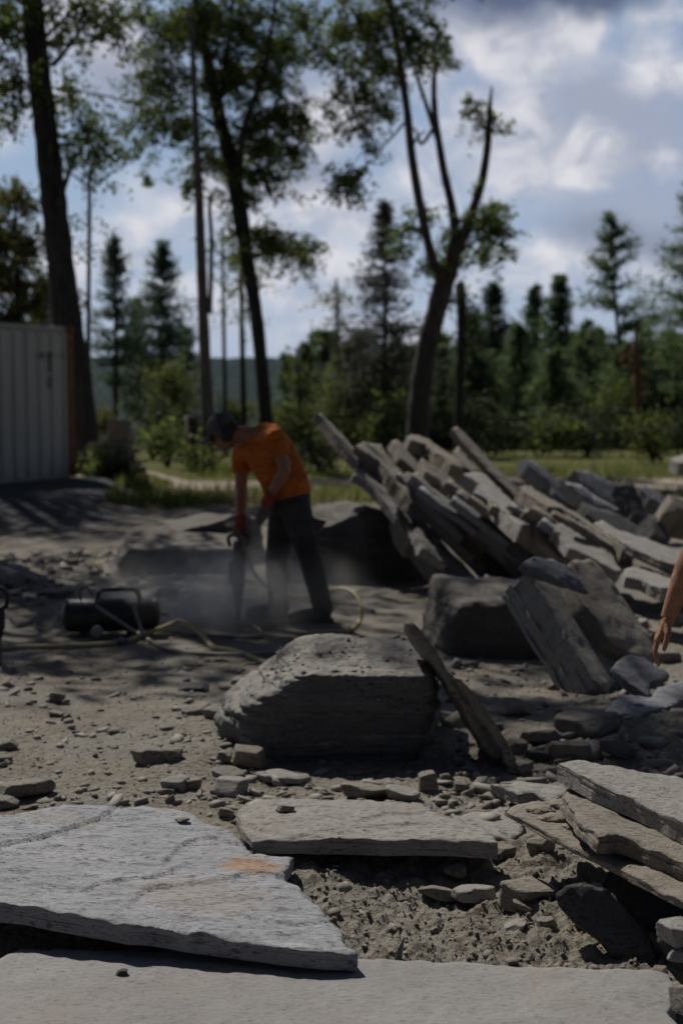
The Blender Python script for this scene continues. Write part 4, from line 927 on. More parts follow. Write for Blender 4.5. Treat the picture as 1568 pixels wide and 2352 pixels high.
# the pile of dumped slabs
PILE = 'slabs dumped in the long leaning pile'
TN = Vector((.48, -.18, .85)); TN2 = Vector((.38, -.18, .90)); FN = Vector((.45, -.55, .70))
for (lb, px, Y, n, th, mt) in [
    ('plank-like slab sticking up highest at the left end of the pile', [(727, 948), (740, 947), (765, 972), (800, 1010), (836, 1052), (824, 1064), (785, 1020), (745, 968)], 12.1, (.66, -.25, .70), 0.081, 'slate'),
    ('wide slab with a broken top beside the highest plank of the pile', [(818, 1021), (837, 1013), (876, 1021), (905, 1058), (927, 1088), (948, 1150), (914, 1108), (895, 1088), (869, 1056), (840, 1038)], 11.8, (.60, -.30, .74), 0.136, 'slate'),
    ('blunt slab jutting left from under the wide broken slab', [(812, 1090), (822, 1070), (834, 1057), (848, 1070), (880, 1110), (916, 1165), (912, 1187), (862, 1124), (838, 1103)], 11.6, (.55, -.35, .75), 0.074, 'slate_pale'),
    ('rounded brown slab end between the wide slab and the long top slab', [(901, 1011), (914, 1007), (936, 1023), (962, 1055), (984, 1098), (974, 1105), (946, 1073), (920, 1048)], 12.0, (.62, -.35, .70), 0.087, 'slate_brown'),
    ('long slab lit along its top in the middle of the pile crest', [(933, 1002), (946, 996), (978, 1003), (1007, 1023), (1058, 1058), (1072, 1076), (1036, 1064), (978, 1020), (943, 1011)], 12.2, TN, .11, 'slate_brown'),
    ('ragged thin slab standing up steepest at the crest of the pile', [(1036, 986), (1048, 978), (1080, 1008), (1116, 1043), (1157, 1091), (1195, 1130), (1226, 1166), (1212, 1168), (1151, 1108), (1112, 1067), (1068, 1022)], 12.0, (.62, -.40, .68), 0.056, 'slate_brown'),
    ('short slab tucked behind the ragged thin slab', [(1045, 1037), (1052, 1021), (1075, 1050), (1102, 1079), (1087, 1086), (1065, 1066)], 12.3, (.6, -.3, .74), 0.074, 'slate'),
    ('thick slab with the brightest top face in the pile', [(1064, 1088), (1085, 1085), (1106, 1081), (1150, 1124), (1192, 1165), (1219, 1195), (1222, 1212), (1197, 1209), (1170, 1185), (1138, 1153), (1098, 1108)], 11.2, TN, .13, 'slate_pale'),
    ('flat slab wedged under the long top slab', [(968, 1050), (1010, 1077), (1068, 1117), (1102, 1153), (1074, 1147), (1039, 1134), (1010, 1102), (978, 1082)], 11.7, (.5, -.42, .76), 0.081, 'slate_brown'),
    ('splintered slab below the rounded brown end', [(914, 1091), (940, 1084), (978, 1109), (1010, 1145), (1022, 1166), (997, 1150), (965, 1128), (933, 1108)], 11.5, (.5, -.4, .77), 0.093, 'slate_brown'),
    ('short pale slab low at the left foot of the pile', [(949, 1217), (958, 1212), (975, 1213), (980, 1238), (1028, 1294), (1010, 1288), (968, 1260)], 11.0, (.55, -.5, .67), 0.081, 'slate_pale'),
    ('shaded slab under the blunt slab at the left foot of the pile', [(914, 1164), (933, 1180), (953, 1216), (960, 1240), (946, 1238), (922, 1206)], 11.3, (.5, -.4, .77), 0.174, 'slate'),
    ('long slab with a pale upper end lying right of the brightest slab', [(1188, 1117), (1218, 1113), (1260, 1140), (1293, 1160), (1359, 1197), (1424, 1243), (1430, 1258), (1362, 1209), (1290, 1167), (1258, 1163), (1225, 1143)], 11.0, TN2, .12, 'slate_brown'),
    ('leaf-shaped slab facing the camera below the long pale-ended slab', [(1221, 1164), (1232, 1168), (1266, 1209), (1308, 1266), (1305, 1286), (1284, 1280), (1248, 1244), (1227, 1198)], 10.3, FN, .08, 'slate_brown'),
    ('slab with a sunlit top pointing to the bluish leaning slab', [(1272, 1198), (1290, 1200), (1338, 1230), (1410, 1275), (1430, 1310), (1420, 1316), (1368, 1284), (1308, 1254), (1284, 1226)], 10.0, (.42, -.30, .86), .09, 'slate_pale'),
    ('long rough slab reaching the right edge behind the bare arm', [(1362, 1200), (1383, 1194), (1428, 1218), (1488, 1236), (1568, 1272), (1640, 1305), (1568, 1300), (1518, 1289), (1458, 1260), (1416, 1236)], 10.6, TN2, .09, 'slate_pale'),
    ('short pale slab lowest in the pile just left of the bare arm', [(1431, 1307), (1440, 1302), (1452, 1299), (1473, 1302), (1542, 1329), (1600, 1353), (1518, 1352), (1473, 1330), (1436, 1323)], 9.3, (.25, -.16, .95), .08, 'slate_pale'),
    ('brown slab under the long rough slab near the right edge', [(1426, 1250), (1450, 1256), (1500, 1284), (1580, 1318), (1600, 1340), (1530, 1320), (1470, 1298)], 10.2, TN2, .09, 'slate_brown')]:
    n = Vector((n[0] * .70, n[1] * .75, n[2]))
    slab('stone_slab', lb, px, at(px[0][0] * .5 + px[4][0] * .5, px[0][1] * .5 + px[4][1] * .5, Y), n, th, M[{'slate': 'slate_brown', 'slate_brown': 'slate_brown'}.get(mt, mt)], .024, int(px[0][0]), group=PILE, layers=4, flake=.0035, jag=.45, ledge=.35)
core = [((915, 1100), (1010, 1240), 11.7, 0.100, 'first shaded slab from the left foot inside the pile'), ((960, 1130), (1130, 1300), 11.9, 0.130, 'shaded slab under the splintered slab'),
        ((1000, 1152), (1175, 1320), 11.8, 0.120, 'shaded slab under the flat wedged slab'), ((1045, 1150), (1215, 1310), 11.7, 0.120, 'shaded slab under the upper part of the brightest slab'), ((1095, 1160), (1262, 1300), 11.4, 0.120, 'shaded slab under the lower end of the brightest slab'),
        ((1140, 1190), (1300, 1310), 11.1, 0.120, 'shaded slab left of the leaf-shaped slab'), ((950, 1190), (1090, 1330), 11.5, 0.130, 'low shaded slab behind the short pale slab'), ((920, 1195), (1020, 1330), 11.3, 0.120, 'lowest shaded slab at the left foot beside the bright grass tuft'),
        ((1180, 1235), (1330, 1340), 10.8, 0.110, 'low shaded slab behind the bluish flaking slab'), ((1290, 1215), (1430, 1310), 10.6, 0.100, 'shaded slab under the sunlit slab that points to the bluish one'), ((1400, 1260), (1580, 1350), 10.4, 0.100, 'shaded slab behind the short pale slab left of the bare arm')]
for i, (a, b, Y, th, lb) in enumerate(core):
    d = Vector((b[0] - a[0], b[1] - a[1])).normalized(); w = Vector((-d.y, d.x)); rg = random.Random(i)
    q = [Vector(a) + (Vector(b) - Vector(a)) * k for k in (0, .3, .6, 1)]
    px = [tuple(p - w * rg.uniform(5, 9)) for p in q] + [tuple(p + w * rg.uniform(5, 10)) for p in reversed(q)]
    slab('stone_slab', lb, px, at(*((Vector(a) + Vector(b)) / 2), Y), (.52, -.36, .77), th, M[['slate', 'slate_brown', 'slate_dark'][i % 3]], .04, 200 + i, group=PILE, layers=4, flake=.003, jag=.4, ledge=.35)
rp = random.Random(77)
for i in range(46):
    k = i / 45; u0 = 905 + 395 * k + rp.uniform(-12, 12); v0 = 1085 + 105 * k + rp.uniform(-14, 34); L = rp.uniform(130, 240) * (1 - .3 * k); sl = rp.uniform(.78, .92) * (1 - .28 * k)
    a = (u0, v0); b = (u0 + L, min(1345, v0 + L * sl)); Y = 11.65 - 1.35 * k + rp.uniform(-.3, .25)
    d = Vector((b[0] - a[0], b[1] - a[1])).normalized(); w = Vector((-d.y, d.x)); q = [Vector(a) + (Vector(b) - Vector(a)) * t_ for t_ in (0, .35, .7, 1)]
    px = [tuple(p - w * rp.uniform(4, 8)) for p in q] + [tuple(p + w * rp.uniform(3, 7)) for p in reversed(q)]
    slab('stone_slab', 'thin plate packed in the shade inside the leaning pile, seen as a dark edge', px, at(*((Vector(a) + Vector(b)) / 2), Y), (.50, -.34, .79), rp.uniform(.035, .08), M[['slate', 'slate_brown', 'slate_pale', 'slate_brown'][i % 4]], .04, 400 + i, group='thin plates packed inside the leaning pile', layers=3, flake=.003, jag=.4, ledge=.3)
P2 = 'bluish slabs in the second pile in front of the grass'
for (lb, px, Y, n, th, mt) in [
    ('long bluish slab at the left end of the second pile', [(1203, 1052), (1224, 1055), (1266, 1089), (1293, 1123), (1370, 1183), (1358, 1191), (1308, 1166), (1266, 1138), (1258, 1108), (1212, 1074)], 14.5, FN, .16, 'slate_blue'),
    ('pointed bluish slab in the middle of the second pile', [(1317, 1078), (1347, 1080), (1416, 1113), (1427, 1147), (1413, 1161), (1368, 1137), (1338, 1108)], 14.8, FN, .15, 'slate_blue'),
    ('dull slab below the pointed one in the second pile', [(1293, 1102), (1332, 1113), (1424, 1171), (1413, 1178), (1368, 1161), (1323, 1133)], 14.2, FN, .14, 'slate'),
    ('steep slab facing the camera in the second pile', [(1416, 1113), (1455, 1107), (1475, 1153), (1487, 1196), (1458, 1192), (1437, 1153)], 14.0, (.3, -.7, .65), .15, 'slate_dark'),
    ('smooth bluish slab end near the right end of the second pile', [(1467, 1114), (1485, 1113), (1526, 1138), (1520, 1162), (1488, 1146)], 14.5, (.35, -.5, .79), .16, 'slate_blue'),
    ('brown block at the right end of the second pile', [(1518, 1184), (1533, 1134), (1551, 1137), (1620, 1158), (1620, 1185), (1568, 1176)], 13.5, (.3, -.6, .74), .35, 'slate_brown'),
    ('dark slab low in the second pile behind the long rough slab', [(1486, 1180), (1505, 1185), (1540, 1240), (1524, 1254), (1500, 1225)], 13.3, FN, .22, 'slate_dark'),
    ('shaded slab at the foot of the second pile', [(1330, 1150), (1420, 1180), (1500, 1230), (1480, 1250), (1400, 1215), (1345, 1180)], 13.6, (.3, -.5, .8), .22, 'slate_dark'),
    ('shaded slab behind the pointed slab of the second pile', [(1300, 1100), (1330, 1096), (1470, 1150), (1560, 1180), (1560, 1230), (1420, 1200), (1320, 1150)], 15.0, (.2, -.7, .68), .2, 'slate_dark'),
    ('pale slab lying in the grass at the far right edge', [(1538, 1052), (1568, 1044), (1630, 1048), (1630, 1062), (1560, 1062)], 19, (.1, -.15, 1), .18, 'slate_pale')]:
    slab('stone_slab', lb, px, at(px[0][0] * .5 + px[3][0] * .5, px[0][1] * .5 + px[3][1] * .5, Y), n, th, M[mt], .045, int(px[0][0]) + 5, group=P2 if 'second' in lb else None, layers=4, flake=.0035, jag=.45, ledge=.35)

# ------------------------------------------------------------------ boulders
def cutstone(name, label, centre, planes, mat, sub=6, strata=.018, lump=.03, seed=1, group=None, cat='boulder', fine=.006, round_=0.0):
    """a solid cut by PLANES (normal, distance from CENTRE), roughened with bedding"""
    d, f = ico(sub); c = np.array(centre)
    n = np.array([Vector(p[0]).normalized()[:] for p in planes]); h = np.array([p[1] for p in planes])
    dots = d @ n.T; kk = np.where(dots > .03, h[None, :] / np.maximum(dots, .03), 99)
    r = np.min(kk, axis=1)
    if round_: r = -np.log(np.sum(np.exp(-kk * 1.0 / round_), axis=1)) * round_
    v = d * r[:, None]; w = v + c
    v = v + d * (lump * fbm(w[:, 0] * 4, w[:, 1] * 4, w[:, 2] * 4, 4, seed))[:, None]
    ls = fbm(w[:, 0] * 1.6, w[:, 1] * 1.6, w[:, 2] * 30, 4, seed + 5, .6); ls = np.where(ls > 0, 1, -1) * np.abs(ls) ** .7
    hz = d * np.array([1, 1, .1]); v = v + hz * (strata * ls)[:, None]
    v = v + d * (fine * fbm(w[:, 0] * 28, w[:, 1] * 28, w[:, 2] * 40, 3, seed + 9))[:, None]
    o = mesh(name, v + c, f, mat, loc=tuple(centre), smooth=True)
    tag(o, label, cat, group); return o
bc = at(770, 1640, 6.15); bc = Vector((bc.x, 6.17, .17))
M['boulder_near'] = M['boulder']
cutstone('boulder', 'big boulder with a dusty sunlit top and a dark layered front in the centre', bc, [((.03, -1, -.06), .31), ((-.57, -.10, .82), .285), ((-.30, -.12, .95), .262), ((.02, -.13, 1), .238), ((.77, -.05, .62), .445), ((1, -.1, .03), .445), ((.9, -.25, -.42), .42), ((-1, -.12, .15), .49), ((-.9, -.4, -.3), .48), ((0, 1, 0), .34), ((-.5, .8, .1), .42), ((0, 0, -1), .21), ((-.55, -.85, .1), .455), ((.55, -.82, .1), .475), ((.05, .5, .85), .36)], M['boulder'], 7, .028, .036, 4, fine=.013, round_=.018)
bo_ = bpy.data.objects['boulder']; me_ = bo_.data; nv_ = len(me_.vertices); co_ = np.zeros(nv_ * 3); me_.vertices.foreach_get('co', co_); no_ = np.zeros(nv_ * 3); me_.vertices.foreach_get('normal', no_)
co_ = co_.reshape(-1, 3) + np.array(bo_.location); no_ = no_.reshape(-1, 3); up_ = np.where(no_[:, 2] > .62)[0]; rg_ = np.random.default_rng(8); V_ = []; F_ = []; k_ = 0
for i_ in rg_.choice(up_, 300):
    v_, f_ = cut_rock(rg_, 1, .45); s_ = .0028 * 6 ** (rg_.uniform() ** 3.4); V_.append(v_ * s_ @ rotm(rg_, .5).T + co_[i_]); F_.append(f_ + k_); k_ += len(v_)
tag(mesh('slate_chips', np.concatenate(V_), np.concatenate(F_), M['chip']), 'dusty chips lying on the top of the big boulder', 'rubble', kind='stuff')
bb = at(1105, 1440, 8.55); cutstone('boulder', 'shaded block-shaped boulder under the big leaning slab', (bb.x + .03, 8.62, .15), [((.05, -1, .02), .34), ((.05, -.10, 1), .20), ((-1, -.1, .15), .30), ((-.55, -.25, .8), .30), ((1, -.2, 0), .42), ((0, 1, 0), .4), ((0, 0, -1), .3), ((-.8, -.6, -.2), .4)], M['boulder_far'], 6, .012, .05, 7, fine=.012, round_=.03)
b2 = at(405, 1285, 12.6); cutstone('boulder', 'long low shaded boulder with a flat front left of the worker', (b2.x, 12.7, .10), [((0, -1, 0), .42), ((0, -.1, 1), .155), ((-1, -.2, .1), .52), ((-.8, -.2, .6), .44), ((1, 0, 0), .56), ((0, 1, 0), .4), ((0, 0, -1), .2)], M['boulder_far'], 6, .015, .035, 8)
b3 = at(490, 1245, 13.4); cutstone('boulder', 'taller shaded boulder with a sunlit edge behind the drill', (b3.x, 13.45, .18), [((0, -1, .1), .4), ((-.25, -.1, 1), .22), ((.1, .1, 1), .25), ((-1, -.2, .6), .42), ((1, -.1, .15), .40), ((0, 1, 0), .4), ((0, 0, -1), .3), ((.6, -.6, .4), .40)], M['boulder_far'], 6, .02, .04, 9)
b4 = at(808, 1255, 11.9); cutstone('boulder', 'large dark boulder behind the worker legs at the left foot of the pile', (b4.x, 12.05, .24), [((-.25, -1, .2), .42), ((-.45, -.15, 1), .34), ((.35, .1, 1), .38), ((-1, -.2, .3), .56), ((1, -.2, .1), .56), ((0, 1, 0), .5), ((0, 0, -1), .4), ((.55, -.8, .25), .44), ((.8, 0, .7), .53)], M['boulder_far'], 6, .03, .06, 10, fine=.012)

# ------------------------------------------------------------------ single stones in the rubble
def stone(label, u0, u1, v0, v1, flat=.45, mat='slate_pale', z=None, seed=None, group=None, tilt=.12, name='stone', cat='stone', sub=4, depth=.8):
    seed = seed or int(u0 * 3 + v0); rg = np.random.default_rng(seed)
    p = on_ground((u0 + u1) / 2, v1) if z is None else floor_at((u0 + u1) / 2, v1, z)
    w = (u1 - u0) * p.y / FPX / 2 * 1.15; hpx = (v1 - v0) * p.y / FPX / 2
    v, f = cut_rock(rg, sub, .8, 7)
    v = v * np.array([w, w * depth, min(hpx * 1.25, w * flat)])
    sn = fbm(v[:, 0] * 20, v[:, 1] * 20, v[:, 2] * 70, 3, seed); v = v * (1 + .05 * sn[:, None])
    Rm = Matrix.Rotation(rg.normal(0, .25), 3, 'Z') @ Matrix.Rotation(rg.normal(0, tilt), 3, 'X') @ Matrix.Rotation(rg.normal(0, tilt), 3, 'Y')
    v = v @ np.array(Rm).T
    zb = gz(p.x, p.y + w * depth * .8) if z is None else z
    c = (p.x, p.y + w * depth * .75, zb - v[:, 2].min() * .72)
    o = mesh(name, v + np.array(c), f, M['stone_dusty' if mat == 'slate' else mat], loc=c); tag(o, label, cat, group); return o
for a in [
    ('broad flat stone at the left edge just above the stained slab', -20, 96, 1790, 1838, .30, 'slate'), ('small angular stone at the left edge left of the broad flat stone', -30, 36, 1822, 1862, .4, 'slate'),
    ('grey flake pair at the left edge in the middle of the dirt', -20, 36, 1684, 1722, .35, 'slate'), ('lumpy stone near the left edge below the hose', 112, 146, 1590, 1614, .7, 'slate_brown'), ('little stone touching the lumpy stone below the hose', 142, 160, 1596, 1620, .7, 'slate_brown'),
    ('flat stone alone on the dirt below the lumpy stone', 108, 150, 1636, 1648, .25, 'slate_brown'), ('long tilted slate lump in the middle of the sunny rubble', 300, 376, 1712, 1756, .5, 'slate'), ('rough stone touching the long tilted lump', 368, 424, 1716, 1750, .5, 'slate_brown'),
    ('thin grey flag in the shade left of the boulder', 418, 480, 1612, 1642, .3, 'slate'), ('pale tilted flag against the left foot of the boulder', 468, 528, 1612, 1650, .4, 'slate'), ('small block left of the square block at the boulder foot', 494, 530, 1722, 1754, .8, 'slate_brown'),
    ('square block at the front left foot of the boulder', 528, 610, 1722, 1768, .75, 'slate_brown'), ('rounded stone in the rubble below the long tilted lump', 372, 428, 1786, 1816, .6, 'slate_pale'), ('dark stone right of the rounded rubble stone', 424, 462, 1788, 1814, .6, 'slate_brown'),
    ('bright thin flag pointing right in the rubble', 484, 552, 1764, 1798, .25, 'slate'), ('flat wedge stone just above the stained slab tip', 488, 572, 1792, 1826, .45, 'slate_pale'), ('small flake stack between the stained slab and the pale flat slab', 500, 538, 1852, 1880, .55, 'slate_brown'),
    ('flat earthy slab behind the pale flat slab', 790, 896, 1806, 1838, .3, 'slate_brown'), ('flat stone right of the earthy slab behind the pale flat slab', 888, 972, 1814, 1842, .3, 'slate_pale'), ('pointed stone in the boulder shadow', 958, 1002, 1770, 1820, .9, 'slate'),
    ('second stone in the boulder shadow near the plank foot', 1040, 1080, 1780, 1822, .7, 'slate'), ('bright triangular stone beside the foot of the leaning planks', 1168, 1212, 1684, 1734, .7, 'slate'), ('flat grey stone right of the bright triangular stone', 1206, 1296, 1692, 1716, .3, 'slate'),
    ('pale stone at the very foot of the leaning planks', 1186, 1228, 1730, 1776, .7, 'slate'), ('thin dark flag behind the crumbly clod', 1214, 1296, 1724, 1752, .3, 'slate_dark'), ('crumbly brown clod above the right stack', 1276, 1348, 1692, 1746, .7, 'slate_brown'),
    ('tilted brown flag in the shaded rubble', 1156, 1228, 1592, 1646, .5, 'slate_brown'), ('shaded stone right of the boulder behind the planks', 1012, 1062, 1620, 1668, .6, 'slate_brown'), ('bluish lump in the shaded rubble near the flat slab', 1380, 1462, 1690, 1740, .5, 'slate_blue'),
    ('long shaded flag above the right stack', 1300, 1420, 1650, 1690, .3, 'slate'), ('pale stone in the rubble below the pile at the right', 1448, 1492, 1420, 1452, .6, 'slate_pale'), ('small pale stone under the long leaning slab', 1426, 1452, 1354, 1384, .8, 'slate_pale'),
    ('grey lump in the rubble right of the bare hand', 1538, 1580, 1400, 1440, .7, 'slate'), ('shaded lump below the bare hand', 1500, 1560, 1496, 1524, .5, 'slate'),
    ('square dusty block sitting on the dug soil', 1160, 1292, 2026, 2084, .55, 'slate_brown'), ('bright split stone left of the dusty block', 1042, 1146, 2046, 2078, .35, 'slate_pale'), ('pale pointed flake left of the bright split stone', 972, 1044, 2036, 2070, .35, 'slate'),
    ('brown lump behind the bright split stone', 1026, 1072, 1990, 2016, .7, 'slate_brown'), ('flat flake below the dusty block', 1150, 1212, 2106, 2142, .3, 'slate_pale'), ('earthy flake leaning below the right corner of the dusty block', 1232, 1276, 2092, 2132, .5, 'slate_brown'),
    ('tiny white chip on the dug soil', 984, 1006, 2124, 2144, .5, 'slate'), ('brown stone between the dusty block and the stack shadow', 1344, 1380, 2030, 2056, .7, 'slate_brown'), ('lower flake under the dusty block', 1178, 1242, 2074, 2096, .25, 'slate_brown'),
    ('clod of soil under the tip of the dirty plate', 1214, 1272, 1928, 1976, .8, 'slate_brown'), ('clod of soil in the sun below the low grey slab', 1120, 1180, 1940, 1980, .7, 'slate_brown'), ('earth lump at the foot of the dark smooth slab', 1496, 1534, 2222, 2262, .9, 'slate_brown'),
    ('pale grey stone at the left end of the stone litter beyond the tank', -30, 52, 1310, 1350, .6, 'slate_pale'), ('small pale stone beside the litter beyond the tank', 48, 88, 1326, 1342, .6, 'slate_pale'), ('flat stone beyond the tank near the drill', 352, 410, 1348, 1372, .4, 'slate'),
    ('second flat stone beyond the tank', 96, 170, 1356, 1374, .3, 'slate'), ('flat stone on the shaded floor left of the boulder top', 528, 566, 1552, 1572, .35, 'slate'), ('thin flake on the shaded floor', 412, 470, 1574, 1590, .2, 'slate_dark')]:
    stone(*a)
stone('small flat stone lying on top of the big boulder', 872, 920, 1460, 1480, .4, 'slate', z=.40); stone('dark chip lying on the boulder top beside the flat stone', 888, 930, 1474, 1492, .35, 'slate_dark', z=.385)
stone('dark pebble on the bottom slab', 264, 292, 2230, 2246, .6, 'slate_dark', z=.037); stone('flake lifting from the stained slab near its far edge', 402, 436, 1872, 1888, .2, 'slate', z=.080); stone('small chip on the far edge of the pale flat slab', 634, 674, 1852, 1866, .35, 'slate_brown', z=.10)
stone('pale rounded stone jutting in at the right edge', 1508, 1640, 2112, 2178, .4, 'slate_pale', z=.10, sub=5); stone('small pale stone under the rounded one at the right edge', 1536, 1600, 2186, 2212, .4, 'slate_pale', z=.07)
stone('grey stone at the right end of the bottom slab', 1548, 1650, 2262, 2330, .6, 'slate', z=.036, sub=5); stone('dark stone carrying the pale rounded stones at the right edge', 1540, 1680, 2150, 2236, .8, 'slate_dark', z=-.02)
for i, (u, v, s, lb) in enumerate([(1240, 1862, 34, 'crumb of soil on the tip of the dirty plate'), (1290, 1850, 40, 'lump of soil on the dirty plate beside the brown slab'), (1270, 1880, 36, 'pale lump of soil in the middle of the dirty plate'), (1320, 1900, 34, 'lump of soil on the dirty plate under the brown slab')]):
    p = onplane(u, v, ta, tn); w = s * p.y / FPX; rg = np.random.default_rng(300 + i); vv, f = ico(4)
    k = 1 + .35 * fbm(vv[:, 0] * 2 + i, vv[:, 1] * 2, vv[:, 2] * 2, 4, 30 + i) + .16 * fbm(vv[:, 0] * 7, vv[:, 1] * 7, vv[:, 2] * 7, 3, i)
    tag(mesh('soil_lump', vv * k[:, None] * np.array([w, w * .8, w * .32]) + np.array(p), f, M['crumb'], loc=tuple(p), smooth=True), lb, 'soil lump')
# upright sliver
p = on_ground(918, 2206); mb = MB(); mb.tube([p + Vector((-.01, 0, -.02)), p + Vector((0, 0, .03)), p + Vector((.012, .01, .062))], [.012, .009, .001], 5, flat=.35)
tag(mb.build('stone', M['slate'], None, loc=tuple(p)), 'thin sliver of slate standing upright in the soil', 'stone')
# ------------------------------------------------------------------ shipping container
def container():
    d = Vector((-.53, -.848, 0)).normalized(); n = Vector((-d.y, d.x, 0)); n = n if n.y < 0 else -n
    z0, H, Ln, Wd = .13, 2.58, 6.06, 2.44
    A = Vector((-4.37, 23.3, z0))
    root = empty('shipping_container', tuple(A), 'pale corrugated steel shipping container with a rusty corner post at the left edge', 'container')
    m, t, b = new_mat('container_paint')
    tc = t.node('ShaderNodeTexCoord').outputs['Object']
    streak = t.noise(t.mapping(tc, (5, 5, .35)), 1.6, 6, .7); spot = t.noise(tc, 5.5, 6, .65)
    c = t.mix(t.ramp(streak, [(.35, 0.0), (.75, 1.0)]), (.45, .425, .365), (.60, .57, .49))
    c = t.mix(t.ramp(spot, [(.66, 0.0), (.72, .8)]), c, (.17, .075, .032))
    s = t.node('ShaderNodeSeparateXYZ'); t.put(s.inputs[0], tc)
    foot = t.math('MULTIPLY', t.ramp(s.outputs[2], [(0.05, 1.0), (0.55, 0.0)]), t.ramp(streak, [(.4, 0.0), (.6, .8)]))
    c = t.mix(foot, c, (.24, .19, .13))
    t.put(b.inputs['Base Color'], c); b.inputs['Roughness'].default_value = .55; M['cpaint'] = m
    rust = plain('rust', (.23, .105, .045), .85, .55, 5, .3)
    def prof(q):
        k = (q / .278) % 1.0
        return -.036 * (0 if k < .25 else ((k - .25) / .12 if k < .37 else (1 if k < .75 else max(0, 1 - (k - .75) / .12))))
    def wall(o, dirv, nrm, L, name):
        qs = [0]; 
        while qs[-1] < L: qs.append(qs[-1] + .278 * .0625)
        v = []; f = []
        for q in qs:
            p = o + dirv * q + nrm * prof(q)
            v += [p + Vector((0, 0, .16)), p + Vector((0, 0, H - .12))]
        for i in range(len(qs) - 1): f.append((2 * i, 2 * i + 2, 2 * i + 3, 2 * i + 1))
        mesh(name, v, f, M['cpaint'], root)
    wall(A + n * -.02 + d * .10, d, n, Ln - .2, 'side_wall'); wall(A - n * (Wd - .02) + d * .10, d, -n, Ln - .2, 'side_wall')
    wall(A + d * .02 - n * .10, -n, -d, Wd - .2, 'end_wall')
    rotz = Matrix.Rotation(math.atan2(d.y, d.x), 3, 'Z')
    mb = MB(); mb.box(A + d * Ln / 2 - n * Wd / 2 + Vector((0, 0, H - .035)), (Ln - .1, Wd - .1, .03), rotz); mb.build('roof', M['cpaint'], root)
    for a, nm in ((0, 'front_door'),):
        mb = MB(); c0 = A + d * (Ln - .03) - n * Wd / 2 + Vector((0, 0, H / 2)); mb.box(c0, (.05, Wd - .2, H - .2), rotz)
        for k in (-.75, -.3, .3, .75): mb.tube([c0 + d * .05 - n * k + Vector((0, 0, -1.1)), c0 + d * .05 - n * k + Vector((0, 0, 1.1))], .018, 8)
        mb.build('door', M['cpaint'], root)
    for s_, w_ in ((0, 0), (1, 0), (0, 1), (1, 1)):
        base = A + d * (Ln - .10) * s_ - n * (Wd - .10) * w_ + d * .05 - n * .05
        mb = MB(); mb.box(base + Vector((0, 0, H / 2)), (.115, .115, H - .26), rotz); pst = mb.build('corner_post', rust, root)
        if s_ == 0: pst['label'] = 'rusty orange corner post'
        for zz in (.06, H - .06):
            mb = MB(); mb.box(base + Vector((0, 0, zz)), (.135, .135, .12), rotz); mb.ball(base + n * .066 + Vector((0, 0, zz)), (.035, .035, .05)); mb.build('corner_casting', rust, pst)
    trim = plain('container_trim', (.36, .33, .28), .7, .3, 4)
    for w_ in (0, 1):
        base = A + d * Ln / 2 - n * (Wd - .1) * w_ - n * .05
        mb = MB(); mb.box(base + Vector((0, 0, H - .085)), (Ln - .25, .075, .07), rotz); mb.build('top_rail', trim, root)
        mb = MB(); mb.box(base + Vector((0, 0, .09)), (Ln - .25, .085, .14), rotz); mb.build('bottom_rail', trim, root)
    ink = plain('stencil_ink', (.03, .032, .04), .7, .3, 20)
    for txt, u, v, sz in (('1', 87, 823, .10), ('8', 97, 823, .13), ('3', 111, 823, .13), ('8', 117, 823, .13), ('1', 130, 823, .09), ('1', 145, 823, .12), ('8', 115, 838, .12), ('0', 115, 853, .12), ('0', 115, 877, .12), ('8', 115, 891, .12)):
        cu = bpy.data.curves.new('stencil', 'FONT'); cu.body = txt; cu.size = sz; cu.align_x = 'CENTER'; cu.extrude = .001; cu.offset = .004
        to = bpy.data.objects.new('stencil', cu); COL.objects.link(to); bpy.context.view_layer.update()
        me = bpy.data.meshes.new_from_object(to.evaluated_get(bpy.context.evaluated_depsgraph_get())); bpy.data.objects.remove(to)
        o = bpy.data.objects.new('stencil_mark', me); COL.objects.link(o); me.materials.clear(); me.materials.append(ink)
        p = onplane(u, v, A - n * .02, n); q = (p - A).dot(d) - .10
        p = p + n * (.008 if txt else 0)
        o.parent = root; o.location = p - A
        o.rotation_euler = Matrix(((-d.x, 0, n.x), (-d.y, 0, n.y), (0, 1, 0))).to_euler()
container()

